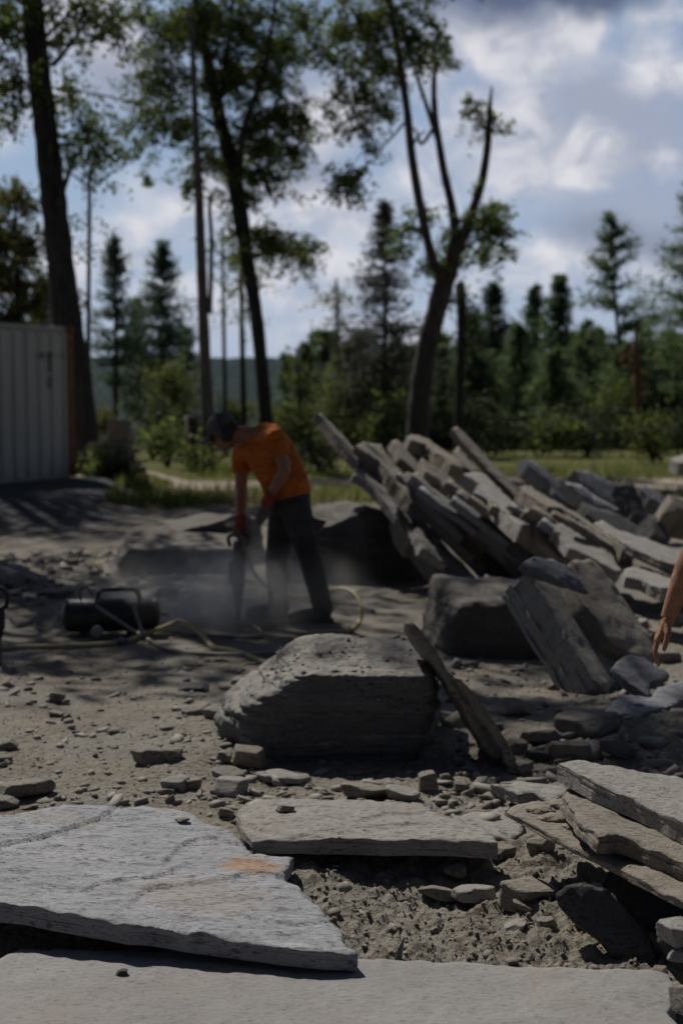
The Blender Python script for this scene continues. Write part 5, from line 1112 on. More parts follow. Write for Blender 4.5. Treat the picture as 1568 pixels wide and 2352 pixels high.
# ------------------------------------------------------------------ stone pallet, stumps
def pallet():
    Y = 24.4; p = at(262, 1100, Y); z = gz(p.x, Y)
    root = empty('pallet', (p.x, Y, z), 'wooden pallet on the ground carrying a stack of flat stones right of the leaning trunk', 'pallet')
    wood = plain('old_wood', (.16, .125, .09), .85, .3, 6, .3)
    for k in (-.4, 0, .4): mb = MB(); mb.box((p.x, Y + k, z + .05), (1.0, .1, .1)); mb.build('runner', wood, root)
    for k in np.linspace(-.42, .42, 5): mb = MB(); mb.box((p.x + k, Y, z + .115), (.12, .9, .025)); mb.build('deck_board', wood, root)
    zz = z + .13
    for i, (w, h, dx, lb) in enumerate([(.95, .12, 0, 'lowest flat stone of the stack on the pallet'), (.85, .10, -.04, 'second flat stone of the stack on the pallet'), (.9, .11, .03, 'third flat stone of the stack on the pallet'), (.66, .10, -.06, 'topmost flat stone under the square block on the pallet')]):
        cutstone('stone', lb, (p.x + dx, Y, zz + h / 2), [((1, 0, 0), w / 2), ((-1, .1, 0), w / 2), ((0, 1, 0), .36), ((0, -1, .05), .36), ((0, 0, 1), h / 2), ((0, 0, -1), h / 2 - .004), ((.7, -.7, 0), w * .5)], M['slate_brown'], 4, .01, .01, 50 + i, cat='stone', group='stones stacked on the pallet'); zz += h
    q = at(277, 1000, Y)
    cutstone('stone', 'square block of stone with a pale top crowning the pallet stack', (q.x, Y, zz + .20), [((1, 0, 0), .18), ((-1, 0, 0), .18), ((0, 1, 0), .18), ((0, -1, 0), .18), ((0, 0, 1), .20), ((0, 0, -1), .2)], M['slate_brown'], 4, .01, .01, 56, cat='stone')
pallet()
for lb, u, v0, v1, w, Y in [('cut log stump with a pale top standing behind the worker head', 441, 958, 1060, 27, 30), ('broken stump in front of the pale snag', 300, 985, 1060, 18, 33)]:
    p = at(u, v0, Y); z = gz(p.x, Y); r = w * Y / FPX / 2
    root = empty('tree_stump', (p.x, Y, z), lb, 'tree stump')
    mb = MB(); mb.tube([(p.x, Y, z - .1), (p.x + .02, Y, z + .15), (p.x - .02, Y, p.z)], [r * 1.25, r * 1.05, r], 14); mb.build('trunk', M['bark_mid'], root, True)
    mb = MB(); mb.tube([(p.x - .02, Y, p.z - .01), (p.x - .02, Y, p.z + .012)], [r * .93, r * .9], 14); mb.build('cut_face', plain('cut_wood', (.42, .33, .23), .8, .2, 10), root)

# ------------------------------------------------------------------ hand
def hand(mb, wrist, d, n, curl, s=1.0, thumb=1, spread=.10, thumb_curl=.5):
    """D: wrist to knuckles, N: the side the fingers curl to, thumb on +side; S scales an adult hand"""
    d = Vector(d).normalized(); n = Vector(n); n = (n - d * n.dot(d)).normalized(); sd = d.cross(n) * thumb; wrist = Vector(wrist)
    offs = [.030, .010, -.010, -.028]; palm = [.088, .092, .086, .078]
    lens = [(.042, .026, .021), (.046, .030, .022), (.042, .028, .021), (.033, .021, .018)]; rr = [.0092, .0095, .009, .0078]
    for i in range(4):
        k = wrist + d * palm[i] * s + sd * offs[i] * s
        mb.tube([wrist + sd * offs[i] * .55 * s, wrist + (k - wrist) * .5 + n * .002, k], [.0165 * s, .0165 * s, .0125 * s], 10)
        mb.ball(k, .0125 * s, nu=10, nv=7)
        p = k; a = 0.0; dd = (d + sd * (offs[i] * spread * 60 * .03)).normalized(); pts = [p]; rad = [rr[i] * 1.08 * s]
        for j in range(3):
            a += curl[i] * (.8, 1.0, .7)[j]
            e = (dd * math.cos(a) + n * math.sin(a)).normalized(); q = p + e * lens[i][j] * s
            pts += [p + (q - p) * .5, q]; rad += [rr[i] * (.98 - .07 * j) * s, rr[i] * (1.0 - .09 * j) * s]; p = q
        mb.tube(pts, rad, 10); mb.ball(p, rad[-1] * .98, nu=10, nv=7)
    mb.tube([wrist + n * .008 * s - d * .01, wrist + d * .045 * s + n * .010 * s, wrist + d * .08 * s + n * .004], [.02 * s, .02 * s, .014 * s], 12, flat=1.5)
    b0 = wrist + d * .018 * s + sd * .020 * s + n * .006 * s; b1 = b0 + (d * .72 + sd * .62 + n * .32).normalized() * .046 * s
    b2 = b1 + (d * .92 + sd * .18 + n * .35 * thumb_curl * 2).normalized() * .034 * s; b3 = b2 + (d * .95 - sd * .05 + n * .4 * thumb_curl * 2).normalized() * .026 * s
    mb.tube([b0, b1, b1 + (b2 - b1) * .5, b2, b3], [.017 * s, .0125 * s, .0112 * s, .011 * s, .0088 * s], 10); mb.ball(b3, .0088 * s, nu=10, nv=7)
    mb.ball(b0, .017 * s, nu=10, nv=7)

# ------------------------------------------------------------------ the worker with the rock drill
def worker():
    def w(u, v, Y): return at(u, v, Y)
    g1 = gz(*w(743, 1428, 9.55).xy); 
    root = empty('person', (w(690, 1428, 9.6).x, 9.6, 0), 'worker in an orange T-shirt and cap bending over a rock drill with ear defenders on', 'person')
    T = {'nearS': w(634, 1008, 9.40), 'nearE': w(654, 1080, 9.36), 'nearW': w(617, 1146, 9.42), 'farS': w(557, 1045, 9.78), 'farE': w(554, 1122, 9.80), 'farW': w(552, 1202, 9.72),
         'hipN': w(676, 1165, 9.50), 'kneeN': w(711, 1280, 9.44), 'ankN': w(743, 1402, 9.56), 'hipF': w(654, 1165, 9.68), 'kneeF': w(634, 1288, 9.70), 'ankF': w(641, 1398, 9.74)}
    ax = (T['nearS'] - T['farS']).normalized()
    def torso(g, end):
        R_ = []
        tw = Vector((.05, -1, 0)).normalized()
        for (u, v, Y, a, b, k) in end:
            sp = (w(680, 1140, 9.59) - w(585, 1000, 9.6)).normalized()
            sp = (sp * (1 - k) + Vector((0, 0, -1)) * k * .7 + sp * k * .3).normalized()
            A = (ax * (1 - k) + tw * k); A = (A - sp * A.dot(sp)).normalized(); B = sp.cross(A)
            R_.append((w(u, v, Y), a + g, b + g, A, B))
        return R_
    TR = [(577, 994, 9.60, .062, .062, 0), (588, 1002, 9.60, .12, .085, 0), (604, 1017, 9.60, .19, .125, .1), (622, 1043, 9.59, .19, .150, .25), (640, 1075, 9.59, .172, .152, .5), (652, 1103, 9.59, .160, .150, .75), (660, 1128, 9.59, .160, .148, .9), (665, 1150, 9.59, .165, .140, 1)]
    # one continuous body
    B = MB()
    B.loft(torso(-.016, TR + [(667, 1172, 9.59, .150, .115, 1)]), 22)
    hc = w(514, 993, 9.60); up = (w(500, 958, 9.6) - w(540, 1030, 9.6)).normalized(); fw = Vector((0, -1, 0)).cross(up); fw = fw if fw.x < 0 else -fw; sd = Vector((0, -1, 0))
    rot = Matrix((fw, sd, up)).transposed()
    def hp(f, s, u): return hc + fw * f + sd * s + up * u
    B.ball(hp(-.012, 0, .035), (.098, .077, .085), rot); B.ball(hp(.022, 0, -.035), (.066, .060, .085), rot)
    B.ball(hp(.050, 0, -.098), (.026, .026, .020), rot); B.ball(hp(.074, 0, .006), (.018, .05, .012), rot)
    B.tube([hp(.083, 0, .0), hp(.098, 0, -.022), hp(.104, 0, -.036), hp(.085, 0, -.042)], [.010, .012, .015, .010], 8)
    for k in (-1, 1): B.ball(hp(.066, k * .030, -.012), (.012, .015, .010), rot); B.ball(hp(.062, k * .034, -.035), (.02, .02, .02), rot); B.ball(hp(-.008, k * .078, -.02), (.022, .010, .033), rot)
    B.ball(hp(.083, 0, -.066), (.010, .024, .006), rot); B.ball(hp(.081, 0, -.078), (.011, .020, .006), rot)
    B.tube([hp(-.02, 0, -.03), w(553, 996, 9.6), w(588, 1005, 9.60)], [.058, .057, .07], 14)
    for S_, E_, W_ in (('nearS', 'nearE', 'nearW'), ('farS', 'farE', 'farW')):
        s, e, wr = T[S_], T[E_], T[W_]
        B.tube([w(606, 1018, 9.6), s, s + (e - s) * .35, s + (e - s) * .75, e, e + (wr - e) * .25, e + (wr - e) * .6, wr], [.07, .062, .052, .045, .041, .044, .036, .029], 14)
    B.tube([T['hipN'], T['hipN'] + (T['kneeN'] - T['hipN']) * .5, T['kneeN'], T['kneeN'] + (T['ankN'] - T['kneeN']) * .3, T['ankN']], [.085, .074, .055, .054, .036], 14)
    B.tube([T['hipF'], T['hipF'] + (T['kneeF'] - T['hipF']) * .5, T['kneeF'], T['kneeF'] + (T['ankF'] - T['kneeF']) * .3, T['ankF']], [.085, .074, .055, .054, .036], 14)
    for a, dx in (('ankN', -.19), ('ankF', -.18)): B.tube([T[a], T[a] + Vector((.02, 0, -.05)), T[a] + Vector((-.08, 0, -.062)), T[a] + Vector((dx, -.01, -.07))], [.036, .042, .036, .022], 10)
    nd = (w(604, 1182, 9.42) - T['nearW']).normalized(); hand(B, T['nearW'], nd, (-.6, .75, 0), (.35, .4, .45, .5), 1.0, 1)
    fd = (w(549, 1226, 9.70) - T['farW']).normalized(); hand(B, T['farW'] - fd * .012, fd, (.35, -.9, 0), (.85, .9, .95, 1.0), 1.0, -1)
    remesh(B.build('body', M['skin'], root), .0065, 3)
    # clothing
    orange = plain('orange_cotton', (.50, .125, .014), .9, .16, 7, .25)
    m = orange; t = NT(m.node_tree); tc = t.node('ShaderNodeTexCoord').outputs['Object']; b = m.node_tree.nodes['Principled BSDF']
    base = b.inputs['Base Color'].links[0].from_socket
    t.put(b.inputs['Base Color'], t.mix(t.ramp(t.noise(tc, 4.5, 5, .6, .4), [(.50, 0.0), (.68, .55)]), base, (.20, .065, .02)))
    t.put(b.inputs['Normal'], t.bump(t.noise(t.mapping(tc, (4, 4, 9), rot=(0, .6, 0)), 1.4, 3, .5, 1.2), 1.0, .09))
    Sh = MB(); Sh.loft(torso(.012, TR[1:-1] + [(662, 1141, 9.59, .163, .150, .95)]), 24)
    Sh.ball(w(612, 1000, 9.6), (.10, .17, .075), Matrix((Vector((.8, 0, -.6)), ax, Vector((.8, 0, -.6)).cross(ax))).transposed())
    for S_, E_, k in (('nearS', 'nearE', .56), ('farS', 'farE', .52)):
        s, e = T[S_], T[E_]; Sh.tube([w(606, 1018, 9.6), s + (w(606, 1018, 9.6) - s) * .3, s, s + (e - s) * k * .6, s + (e - s) * k], [.10, .092, .082, .073, .071], 16)
    remesh(Sh.build('shirt', orange, root), .010, 5)
    dark = plain('charcoal_canvas', (.052, .048, .045), .9, .45, 5, .9)
    Tr = MB(); Tr.loft(torso(.006, TR[5:] + [(668, 1178, 9.59, .165, .125, 1)]), 22)
    for h, k_, a in (('hipN', 'kneeN', 'ankN'), ('hipF', 'kneeF', 'ankF')):
        H, K, A = T[h], T[k_], T[a]
        Tr.tube([H + Vector((0, 0, .03)), H + (K - H) * .3, H + (K - H) * .7, K, K + (A - K) * .3, K + (A - K) * .6, K + (A - K) * .85, A + Vector((0, 0, -.015))], [.108, .102, .086, .076, .076, .070, .071, .074], 16)
    q = T['hipN'] + (T['kneeN'] - T['hipN']) * .55
    Tr.box(q + Vector((.02, -.085, 0)), (.13, .03, .17), Matrix.Rotation(-.28, 3, 'Y')); Tr.box(w(740, 1200, 9.46), (.05, .05, .03)); Tr.ball(w(717, 1206, 9.46), (.075, .06, .05))
    remesh(Tr.build('trousers', dark, root), .010, 4)
    bootm = plain('boot_leather', (.052, .046, .042), .7, .3, 14, .3)
    for a in ('ankN', 'ankF'):
        A = T[a]; g = gz(A.x, A.y); bo = MB()
        bo.tube([A + Vector((0, 0, .05)), A + Vector((.01, 0, -.02)), Vector((A.x + .015, A.y, g + .055))], [.058, .058, .056], 14)
        bo.tube([Vector((A.x + .05, A.y, g + .045)), Vector((A.x - .03, A.y, g + .058)), Vector((A.x - .12, A.y - .01, g + .045)), Vector((A.x - .20, A.y - .015, g + .034)), Vector((A.x - .235, A.y - .015, g + .028))], [.042, .052, .049, .042, .022], 14)
        bo.box((A.x - .08, A.y - .007, g + .012), (.30, .088, .026))
        remesh(bo.build('boot', bootm, root), .008, 3)
    red = plain('glove_red', (.27, .055, .03), .9, .2, 14, .3); grey = plain('glove_grey', (.15, .14, .125), .9, .25, 14, .3)
    for W_, E_, dd, n_, cu, th in (('nearW', 'nearE', nd, (-.6, .75, 0), (.35, .4, .45, .5), 1), ('farW', 'farE', fd, (.35, -.9, 0), (.85, .9, .95, 1.0), -1)):
        wr, e = T[W_], T[E_]; G = MB(); hand(G, wr - (dd * .012 if th < 0 else Vector()), dd, n_, cu, 1.13, th); gl = remesh(G.build('glove', grey, root), .005, 3)
        G = MB(); G.tube([wr + (e - wr).normalized() * .055, wr, wr + dd * .05], [.044, .042, .047], 14); remesh(G.build('glove_cuff', red, gl), .006, 3)
    capm = plain('cap_grey', (.085, .08, .072), .9, .3, 16, .3)
    C = MB(); C.ball(hp(-.004, 0, .048), (.106, .086, .088), rot); cp = C.build('cap', capm, root)
    bm = bmesh.new(); bm.from_mesh(cp.data); loc0 = hp(0, 0, .028) - Vector(root.location)
    bmesh.ops.bisect_plane(bm, geom=bm.verts[:] + bm.edges[:] + bm.faces[:], plane_co=loc0, plane_no=-(up + fw * .12), clear_outer=True); bm.to_mesh(cp.data); bm.free()
    so = cp.modifiers.new('thick', 'SOLIDIFY'); so.thickness = .004; cp.data.polygons.foreach_set('use_smooth', np.ones(len(cp.data.polygons), bool))
    Bl = MB(); v = []; 
    for i in range(9):
        a = -1.15 + 2.3 * i / 8
        for rr in (0, 1):
            v.append(hp(.055 * 1 + .045 * math.cos(a) + rr * .078 * math.cos(a * .75), .080 * math.sin(a) * (1 - .05 * rr), .030 - .012 * abs(a) - .018 * rr))
    Bl.add(v, [(2 * i, 2 * i + 1, 2 * i + 3, 2 * i + 2) for i in range(8)]); bl = Bl.build('cap_bill', capm, cp, True); so = bl.modifiers.new('thick', 'SOLIDIFY'); so.thickness = .006
    blk = plain('black_plastic', (.022, .022, .026), .45, .2, 10)
    for k in (-1, 1):
        E = MB(); E.ball(hp(-.012, k * .100, -.022), (.042, .030, .050), rot); E.ball(hp(-.012, k * .083, -.022), (.046, .014, .054), rot); E.build('ear_defender', blk, root, True)
    E = MB(); E.tube(spline([hp(-.012, .108, .01), hp(-.014, .106, .07), hp(-.015, .06, .135), hp(-.015, 0, .148), hp(-.015, -.06, .135), hp(-.014, -.106, .07), hp(-.012, -.108, .01)], 6), .008, 8); E.build('headband', blk, root, True)
    E = MB()
    for k in (-1, 1): E.ball(hp(.085, k * .034, -.010), (.010, .030, .019), rot); E.tube([hp(.078, k * .066, -.004), hp(.02, k * .082, .0), hp(-.01, k * .084, -.006)], .0035, 6)
    E.build('safety_glasses', blk, root, True)
    hair = MB(); hair.ball(hp(-.030, 0, .012), (.086, .081, .078), rot); hair.build('hair', plain('brown_hair', (.05, .032, .022), .8, .3, 60, .5), root, True)
worker()

steel = plain('worn_steel', (.16, .16, .165), .45, .3, 14, .2, metal=.6); blacksteel = plain('black_steel', (.030, .030, .033), .5, .35, 12, .2, metal=.2)
rubber = plain('hose_rubber', (.42, .36, .19), .7, .2, 12, .15); rubber_dusty = plain('hose_dusty', (.28, .265, .23), .8, .2, 12, .15)
def drill():
    Y = 9.68; b = at(548, 1427, Y); z0 = gz(b.x, b.y)
    root = empty('rock_drill', (b.x, Y, z0), 'black pneumatic rock drill held upright by the worker in a cloud of dust', 'rock drill')
    zt = at(549, 1232, Y).z; z1 = at(548, 1362, Y).z; x = b.x
    mb = MB(); mb.tube([(x, Y, z1), (x, Y, z1 + .05), (x, Y, z1 + .06), (x, Y, z1 + .20), (x, Y, z1 + .205), (x, Y, zt - .08), (x, Y, zt - .03)], [.036, .040, .044, .044, .037, .037, .03], 18)
    mb.box((x - .045, Y, z1 + .14), (.035, .05, .16)); mb.box((x + .04, Y - .02, z1 + .25), (.03, .04, .09))
    for k in (.06, .2): mb.tube([(x, Y, z1 + k), (x, Y, z1 + k + .018)], .049, 18)
    db = mb.build('drill_body', blacksteel, root)
    mb = MB(); mb.tube([(x, Y, z1 - .09), (x, Y, z1)], [.028, .033], 14); mb.tube([(x, Y, z1 - .1), (x, Y, z1 - .09)], .033, 14); mb.build('chuck', blacksteel, root)
    mb = MB(); mb.tube([(x, Y, z0 - .03), (x, Y, z0 + .06), (x, Y, z1 - .1)], [.014, .019, .019], 10); mb.build('chisel', steel, root)
    mb = MB(); mb.tube(spline([(x - .055, Y, zt - .07), (x - .066, Y, zt - .01), (x - .03, Y, zt + .012), (x + .03, Y, zt + .012), (x + .066, Y, zt - .01), (x + .055, Y, zt - .07)], 5), .013, 10); mb.build('handle', blacksteel, root)
    mb = MB(); mb.tube([(x, Y, z1 + .13), (x, Y, z1 + .139)], .0455, 18); mb.build('name_band', steel, db)
    return Vector((x + .045, Y, zt - .05))
inlet = drill()
def hose(label, pts, r, mat, name='air_hose', couple=None):
    root = empty(name, tuple(pts[0]), label, 'hose', 'air hoses on the work floor')
    mb = MB(); mb.tube(spline(pts, 10), r, 10); tb_ = mb.build('tube', mat, root, True)
    for a, b in (couple or []):
        mb = MB(); a = Vector(a); b = Vector(b); mb.tube([a, a + (b - a) * .3, a + (b - a) * .32, a + (b - a) * .68, a + (b - a) * .7, b], [r * 1.3, r * 1.3, r * 1.9, r * 1.9, r * 1.3, r * 1.3], 10); mb.build('coupling', steel, tb_)
def og(u, v, h=.016): 
    p = on_ground(u, v); p.z += h; return p
hose('thick tan air hose running from the left edge past the tank to the boulder', [og(-60, 1500), og(20, 1494), og(100, 1492), og(190, 1489), og(280, 1481), og(335, 1466, .03), at(380, 1440, 8.9), at(412, 1427, 8.95), at(442, 1437, 8.85), og(468, 1474, .03), og(492, 1493), og(535, 1500), og(580, 1516), og(622, 1535), og(680, 1560)], .0165, rubber, couple=[(og(268, 1483), og(292, 1480))])
hose('tan hose looping from the drill round behind the worker feet', [inlet, at(572, 1280, 9.75), at(590, 1325, 9.85), at(640, 1364, 9.9), at(703, 1370, 9.86), at(751, 1357, 9.82), at(787, 1353, 9.7), at(815, 1367, 9.6), at(831, 1400, 9.5), og(824, 1434), og(800, 1453), og(745, 1458), og(690, 1462)], .0135, rubber)
hose('dusty thin hose lying across the floor in front of the tank', [og(340, 1474), og(378, 1494), og(450, 1507), og(560, 1509), og(650, 1502), og(720, 1492)], .0125, rubber_dusty)
hose('grey hose with a bent end lying in front of the drill', [og(395, 1452), og(450, 1463), og(540, 1468), og(592, 1467), og(600, 1458), og(586, 1444), og(575, 1436)], .0125, rubber_dusty)
hose('pale hose lying flat behind the worker feet', [og(640, 1372), og(700, 1384), og(760, 1388), og(830, 1396), og(858, 1408)], .012, rubber_dusty)

def air_tank():
    Y = 9.05; a = at(142, 1420, Y); b = at(368, 1424, Y + .06); c = (a + b) / 2; z = gz(c.x, Y); r = .107; cz = z + r + .025
    a = Vector((a.x, a.y, cz)); b = Vector((b.x, b.y, cz)); d = (b - a).normalized()
    root = empty('air_tank', (c.x, Y, z), 'black portable air tank lying on the floor with pale brace bars', 'air tank')
    mb = MB(); mb.tube([a, a + d * .008, a + d * .03, a + d * .06, b - d * .06, b - d * .03, b - d * .008, b], [.03, r * .62, r * .9, r, r, r * .9, r * .62, .03], 28)
    for k in (.06, .94): mb.tube([a + (b - a) * k, a + (b - a) * k + d * .01], r * 1.02, 28)
    mb.build('tank', plain('tank_paint', (.038, .037, .037), .42, .35, 9, .15), root, True)
    mb = MB(); e = b + d * .004; mb.tube([e, e + d * .05], .013, 10); mb.box(e + d * .035, (.02, .05, .02)); mb.build('valve', blacksteel, root)
    top = Vector((0, 0, r)); mb = MB(); h0 = a + (b - a) * .36; h1 = a + (b - a) * .80
    for yy in (-.045, .045):
        o = Vector((0, yy, 0)); mb.tube(spline([h0 + top * .9 + o, h0 + top + o + Vector((.02, 0, .045)), h0 + top + o + Vector((.06, 0, .055)), h1 + top + o + Vector((-.06, 0, .055)), h1 + top + o + Vector((-.02, 0, .04)), h1 + top * .9 + o], 5), .007, 8)
    mb.build('carry_handle', blacksteel, root)
    mb = MB(); mb.tube(spline([a + (b - a) * .22 + top * .8 + Vector((0, -.05, 0)), a + (b - a) * .20 + top + Vector((0, -.05, .05)), a + (b - a) * .27 + top + Vector((0, -.05, .08)), a + (b - a) * .33 + top + Vector((0, -.05, .03))], 6), .006, 8); mb.build('pressure_line', blacksteel, root)
    pale = plain('pale_tube', (.24, .235, .22), .5, .2, 12, .2)
    for (p, q) in ((at(222, 1392, Y - .09), at(312, 1452, Y - .16)), (at(305, 1386, Y - .08), at(330, 1462, Y - .17))):
        mb = MB(); mb.tube([p, q], .0125, 10); mb.build('brace_bar', pale, root)
    w = at(224, 1450, Y - .15); mb = MB(); mb.tube([w + Vector((0, -.024, 0)), w + Vector((0, -.02, 0)), w + Vector((0, .02, 0)), w + Vector((0, .024, 0))], [.027, .036, .036, .027], 20); mb.build('wheel', plain('wheel_plastic', (.30, .29, .27), .6, .15, 10), root, True)
    mb = MB(); mb.box(c + Vector((.14, -.06, -c.z + z + .02)), (.05, .12, .05)); mb.box(c + Vector((-.16, -.02, -c.z + z + .02)), (.05, .16, .05)); mb.build('foot', blacksteel, root)
    hose('thin black cable loops on the floor left of the tank', [Vector((a.x, a.y, cz)), og(110, 1405, .05), og(60, 1412, .06), og(20, 1420, .05), og(45, 1442, .01), og(78, 1428, .02), og(96, 1412, .05), og(80, 1440, .01), og(110, 1450, .01), og(128, 1425, .03), og(112, 1408, .06)], .006, blacksteel, 'cable')
air_tank()
def edge_tool():
    Y = 8.02; p = at(-2, 1522, Y); z = gz(p.x, Y); zt = at(0, 1352, Y).z; x = p.x
    root = empty('rock_drill', (x, Y, z), 'second dark rock drill standing upright at the left edge', 'rock drill')
    mb = MB(); mb.tube([(x, Y, z - .04), (x, Y, z + .19)], [.016, .02], 12); mb.build('chisel', steel, root)
    mb = MB(); mb.tube([(x, Y, z + .16), (x, Y, z + .20), (x, Y, z + .21), (x, Y, z + .31), (x, Y, z + .33)], [.026, .030, .040, .040, .03], 18); mb.build('drill_body', blacksteel, root)
    mb = MB(); mb.tube(spline([(x - .05, Y, z + .32), (x - .06, Y, zt - .04), (x - .03, Y, zt), (x + .02, Y, zt), (x + .052, Y, zt - .035), (x + .05, Y, z + .345), (x + .02, Y, z + .32)], 6), .013, 10); mb.build('handle', blacksteel, root)
edge_tool()

# ------------------------------------------------------------------ the person whose bare arm reaches in at the right
def walker():
    def w(u, v, Y=5.35): return at(u, v, Y)
    gx = 1.82; g = gz(gx, 5.5)
    root = empty('person', (gx, 5.5, g), 'person mostly outside the right edge whose bare right arm and hand hang into view', 'person')
    wr = w(1531, 1421, 5.33); el = w(1592, 1268, 5.36); sh = Vector((1.55, 5.36, el.z + .30))
    B = MB()
    B.tube([Vector((1.72, 5.5, sh.z)), sh, sh + (el - sh) * .5, el, el + (wr - el) * .22, el + (wr - el) * .45, el + (wr - el) * .75, wr - (wr - el) * .04, wr], [.075, .060, .050, .0455, .0475, .044, .035, .0275, .0265], 20, flat=1.0)
    hd = (w(1511, 1462, 5.33) - wr).normalized()
    hand(B, wr, hd, (.95, -.10, -.1), (.26, .34, .30, .26), .98, 1, thumb_curl=.25)
    pel = Vector((gx, 5.5, g + .86)); ch = Vector((1.80, 5.5, sh.z - .04)); X = Vector((0, 1, 0)); Yv = Vector((1, 0, 0))
    B.loft([(pel - Vector((0, 0, .08)), .15, .11, X, Yv), (pel + Vector((0, 0, .08)), .15, .11, X, Yv), (pel + (ch - pel) * .5, .14, .105, X, Yv), (ch - Vector((0, 0, .06)), .17, .12, X, Yv), (ch + Vector((.0, 0, .06)), .12, .09, X, Yv), (ch + Vector((.01, 0, .11)), .06, .06, X, Yv)], 18)
    hc = ch + Vector((.06, 0, .29)); B.ball(hc, (.098, .077, .115)); B.tube([ch + Vector((.01, 0, .06)), ch + Vector((.03, 0, .2))], [.06, .055], 12)
    B.ball(hc + Vector((.07, 0, -.07)), (.035, .035, .03)); B.tube([hc + Vector((.095, 0, .01)), hc + Vector((.118, 0, -.025)), hc + Vector((.095, 0, -.035))], [.009, .013, .009], 8)
    for k in (-1, 1): B.ball(hc + Vector((-.005, k * .078, -.01)), (.022, .01, .032)); B.ball(hc + Vector((.085, k * .03, .008)), (.012, .014, .010))
    ls = Vector((1.80, 5.68, sh.z)); le = ls + Vector((.06, .06, -.28)); lw = le + Vector((.14, 0, -.22))
    B.tube([Vector((1.78, 5.5, sh.z)), ls, le, le + (lw - le) * .3, lw], [.075, .06, .042, .043, .027], 14); hand(B, lw, (lw - le), (.3, -.8, -.3), (.3, .35, .4, .4), .98, -1)
    legs = []
    for k, fx in ((-.085, .12), (.085, -.12)):
        h = pel + Vector((0, k, -.05)); a = Vector((gx + fx, 5.5 + k, gz(gx + fx, 5.5 + k) + .09)); kn = (h + a) / 2 + Vector((.05, 0, .02)); legs.append((h, kn, a))
        B.tube([h, (h + kn) / 2, kn, kn + (a - kn) * .3, a], [.09, .078, .056, .055, .036], 14); B.tube([a, a + Vector((.02, 0, -.045)), a + Vector((.1, 0, -.055)), a + Vector((.18, 0, -.06))], [.036, .042, .036, .022], 10)
    remesh(B.build('body', M['skin_arm'], root), .0034, 3)
    Sh = MB(); Sh.loft([(pel + Vector((0, 0, .02)), .17, .13, X, Yv), (pel + (ch - pel) * .5, .162, .128, X, Yv), (ch - Vector((0, 0, .06)), .19, .14, X, Yv), (ch + Vector((0, 0, .065)), .14, .105, X, Yv)], 18)
    for s, e in ((sh, el), (ls, le)): Sh.tube([Vector((1.78, 5.5, sh.z)), s, s + (e - s) * .5], [.09, .08, .072], 14)
    remesh(Sh.build('shirt', plain('grey_cotton', (.16, .16, .17), .9, .15, 8, .2), root), .010, 4)
    Tr = MB(); Tr.loft([(pel - Vector((0, 0, .1)), .165, .13, X, Yv), (pel + Vector((0, 0, .06)), .158, .122, X, Yv)], 18)
    for h, kn, a in legs: Tr.tube([h, (h + kn) / 2, kn, kn + (a - kn) * .5, a], [.105, .095, .075, .07, .07], 14)
    remesh(Tr.build('trousers', plain('blue_denim', (.05, .065, .10), .9, .2, 10, .2), root), .010, 4)
    for h, kn, a in legs:
        gg = gz(a.x, a.y); bo = MB(); bo.tube([a + Vector((0, 0, .06)), Vector((a.x, a.y, gg + .055))], [.055, .055], 12); bo.tube([Vector((a.x - .05, a.y, gg + .045)), Vector((a.x + .1, a.y, gg + .045)), Vector((a.x + .22, a.y, gg + .03))], [.042, .048, .025], 12); bo.box((a.x + .08, a.y, gg + .012), (.29, .085, .026)); remesh(bo.build('boot', plain('brown_boot', (.09, .06, .04), .7, .3, 12, .2), root), .008, 3)
    hr = MB(); hr.ball(hc + Vector((-.015, 0, .03)), (.098, .084, .10)); hr.build('hair', plain('dark_hair', (.04, .028, .02), .8, .3, 60, .5), root, True)
walker()

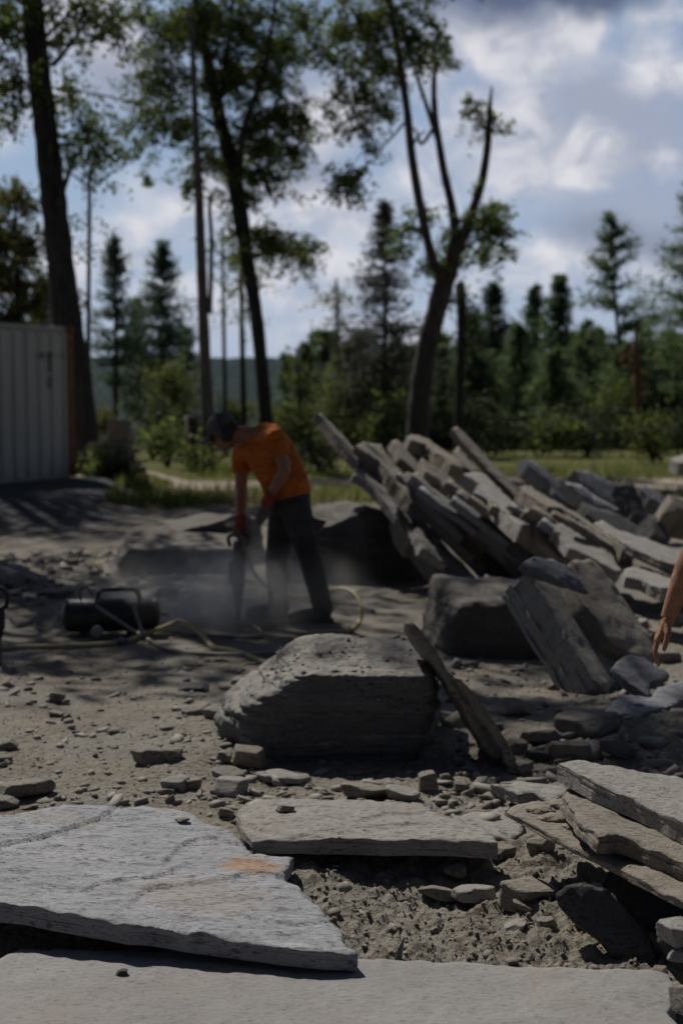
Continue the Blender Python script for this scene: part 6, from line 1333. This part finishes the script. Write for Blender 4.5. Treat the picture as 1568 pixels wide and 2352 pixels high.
# ------------------------------------------------------------------ dust thrown up by the drill
def dust():
    c = at(520, 1398, 9.5); mb = MB(); mb.ball((c.x, 9.5, .20), (1.15, .75, .48), nu=24, nv=14); o = mb.build('dust', None, None, loc=(c.x, 9.5, .20))
    m = bpy.data.materials.new('dust_air'); m.use_nodes = True; t = NT(m.node_tree); m.node_tree.nodes.remove(m.node_tree.nodes['Principled BSDF'])
    v = t.node('ShaderNodeVolumePrincipled'); v.inputs['Color'].default_value = (.86, .84, .80, 1); v.inputs['Anisotropy'].default_value = .35
    tc = t.node('ShaderNodeTexCoord').outputs['Object']
    d1 = t.vmath('LENGTH', t.vmath('MULTIPLY', t.vmath('SUBTRACT', tc, (.08, .1, -.10)), (1 / .62, 1 / .55, 1 / .42)))
    d2 = t.vmath('LENGTH', t.vmath('MULTIPLY', tc, (1 / 1.1, 1 / .72, 1 / .42)))
    n = t.noise(tc, 4.2, 5, .6, .8)
    k = t.math('ADD', t.math('MULTIPLY', t.ramp(d1, [(0.0, 1.0), (1.0, 0.0)]), 4.5), t.math('MULTIPLY', t.ramp(d2, [(.2, 1.0), (1.0, 0.0)]), 1.1))
    t.put(v.inputs['Density'], t.math('MULTIPLY', k, t.ramp(n, [(.36, .06), (.62, 1.25)])))
    t.l.new(v.outputs[0], m.node_tree.nodes['Material Output'].inputs['Volume']); o.data.materials.append(m)
    tag(o, 'pale cloud of stone dust round the drill bit', 'dust', kind='stuff')
dust()
def haze():
    mb = MB(); mb.box((0, 1560, 40), (7200, 3400, 180)); o = mb.build('haze')
    m = bpy.data.materials.new('haze_air'); m.use_nodes = True; t = NT(m.node_tree); m.node_tree.nodes.remove(m.node_tree.nodes['Principled BSDF'])
    v = t.node('ShaderNodeVolumePrincipled'); v.inputs['Color'].default_value = (.55, .72, .98, 1); v.inputs['Density'].default_value = .00003; v.inputs['Anisotropy'].default_value = .2
    t.l.new(v.outputs[0], m.node_tree.nodes['Material Output'].inputs['Volume']); o.data.materials.append(m); tag(o, kind='stuff')
haze()
for o in bpy.data.objects:
    if '_org' in o: del o['_org']
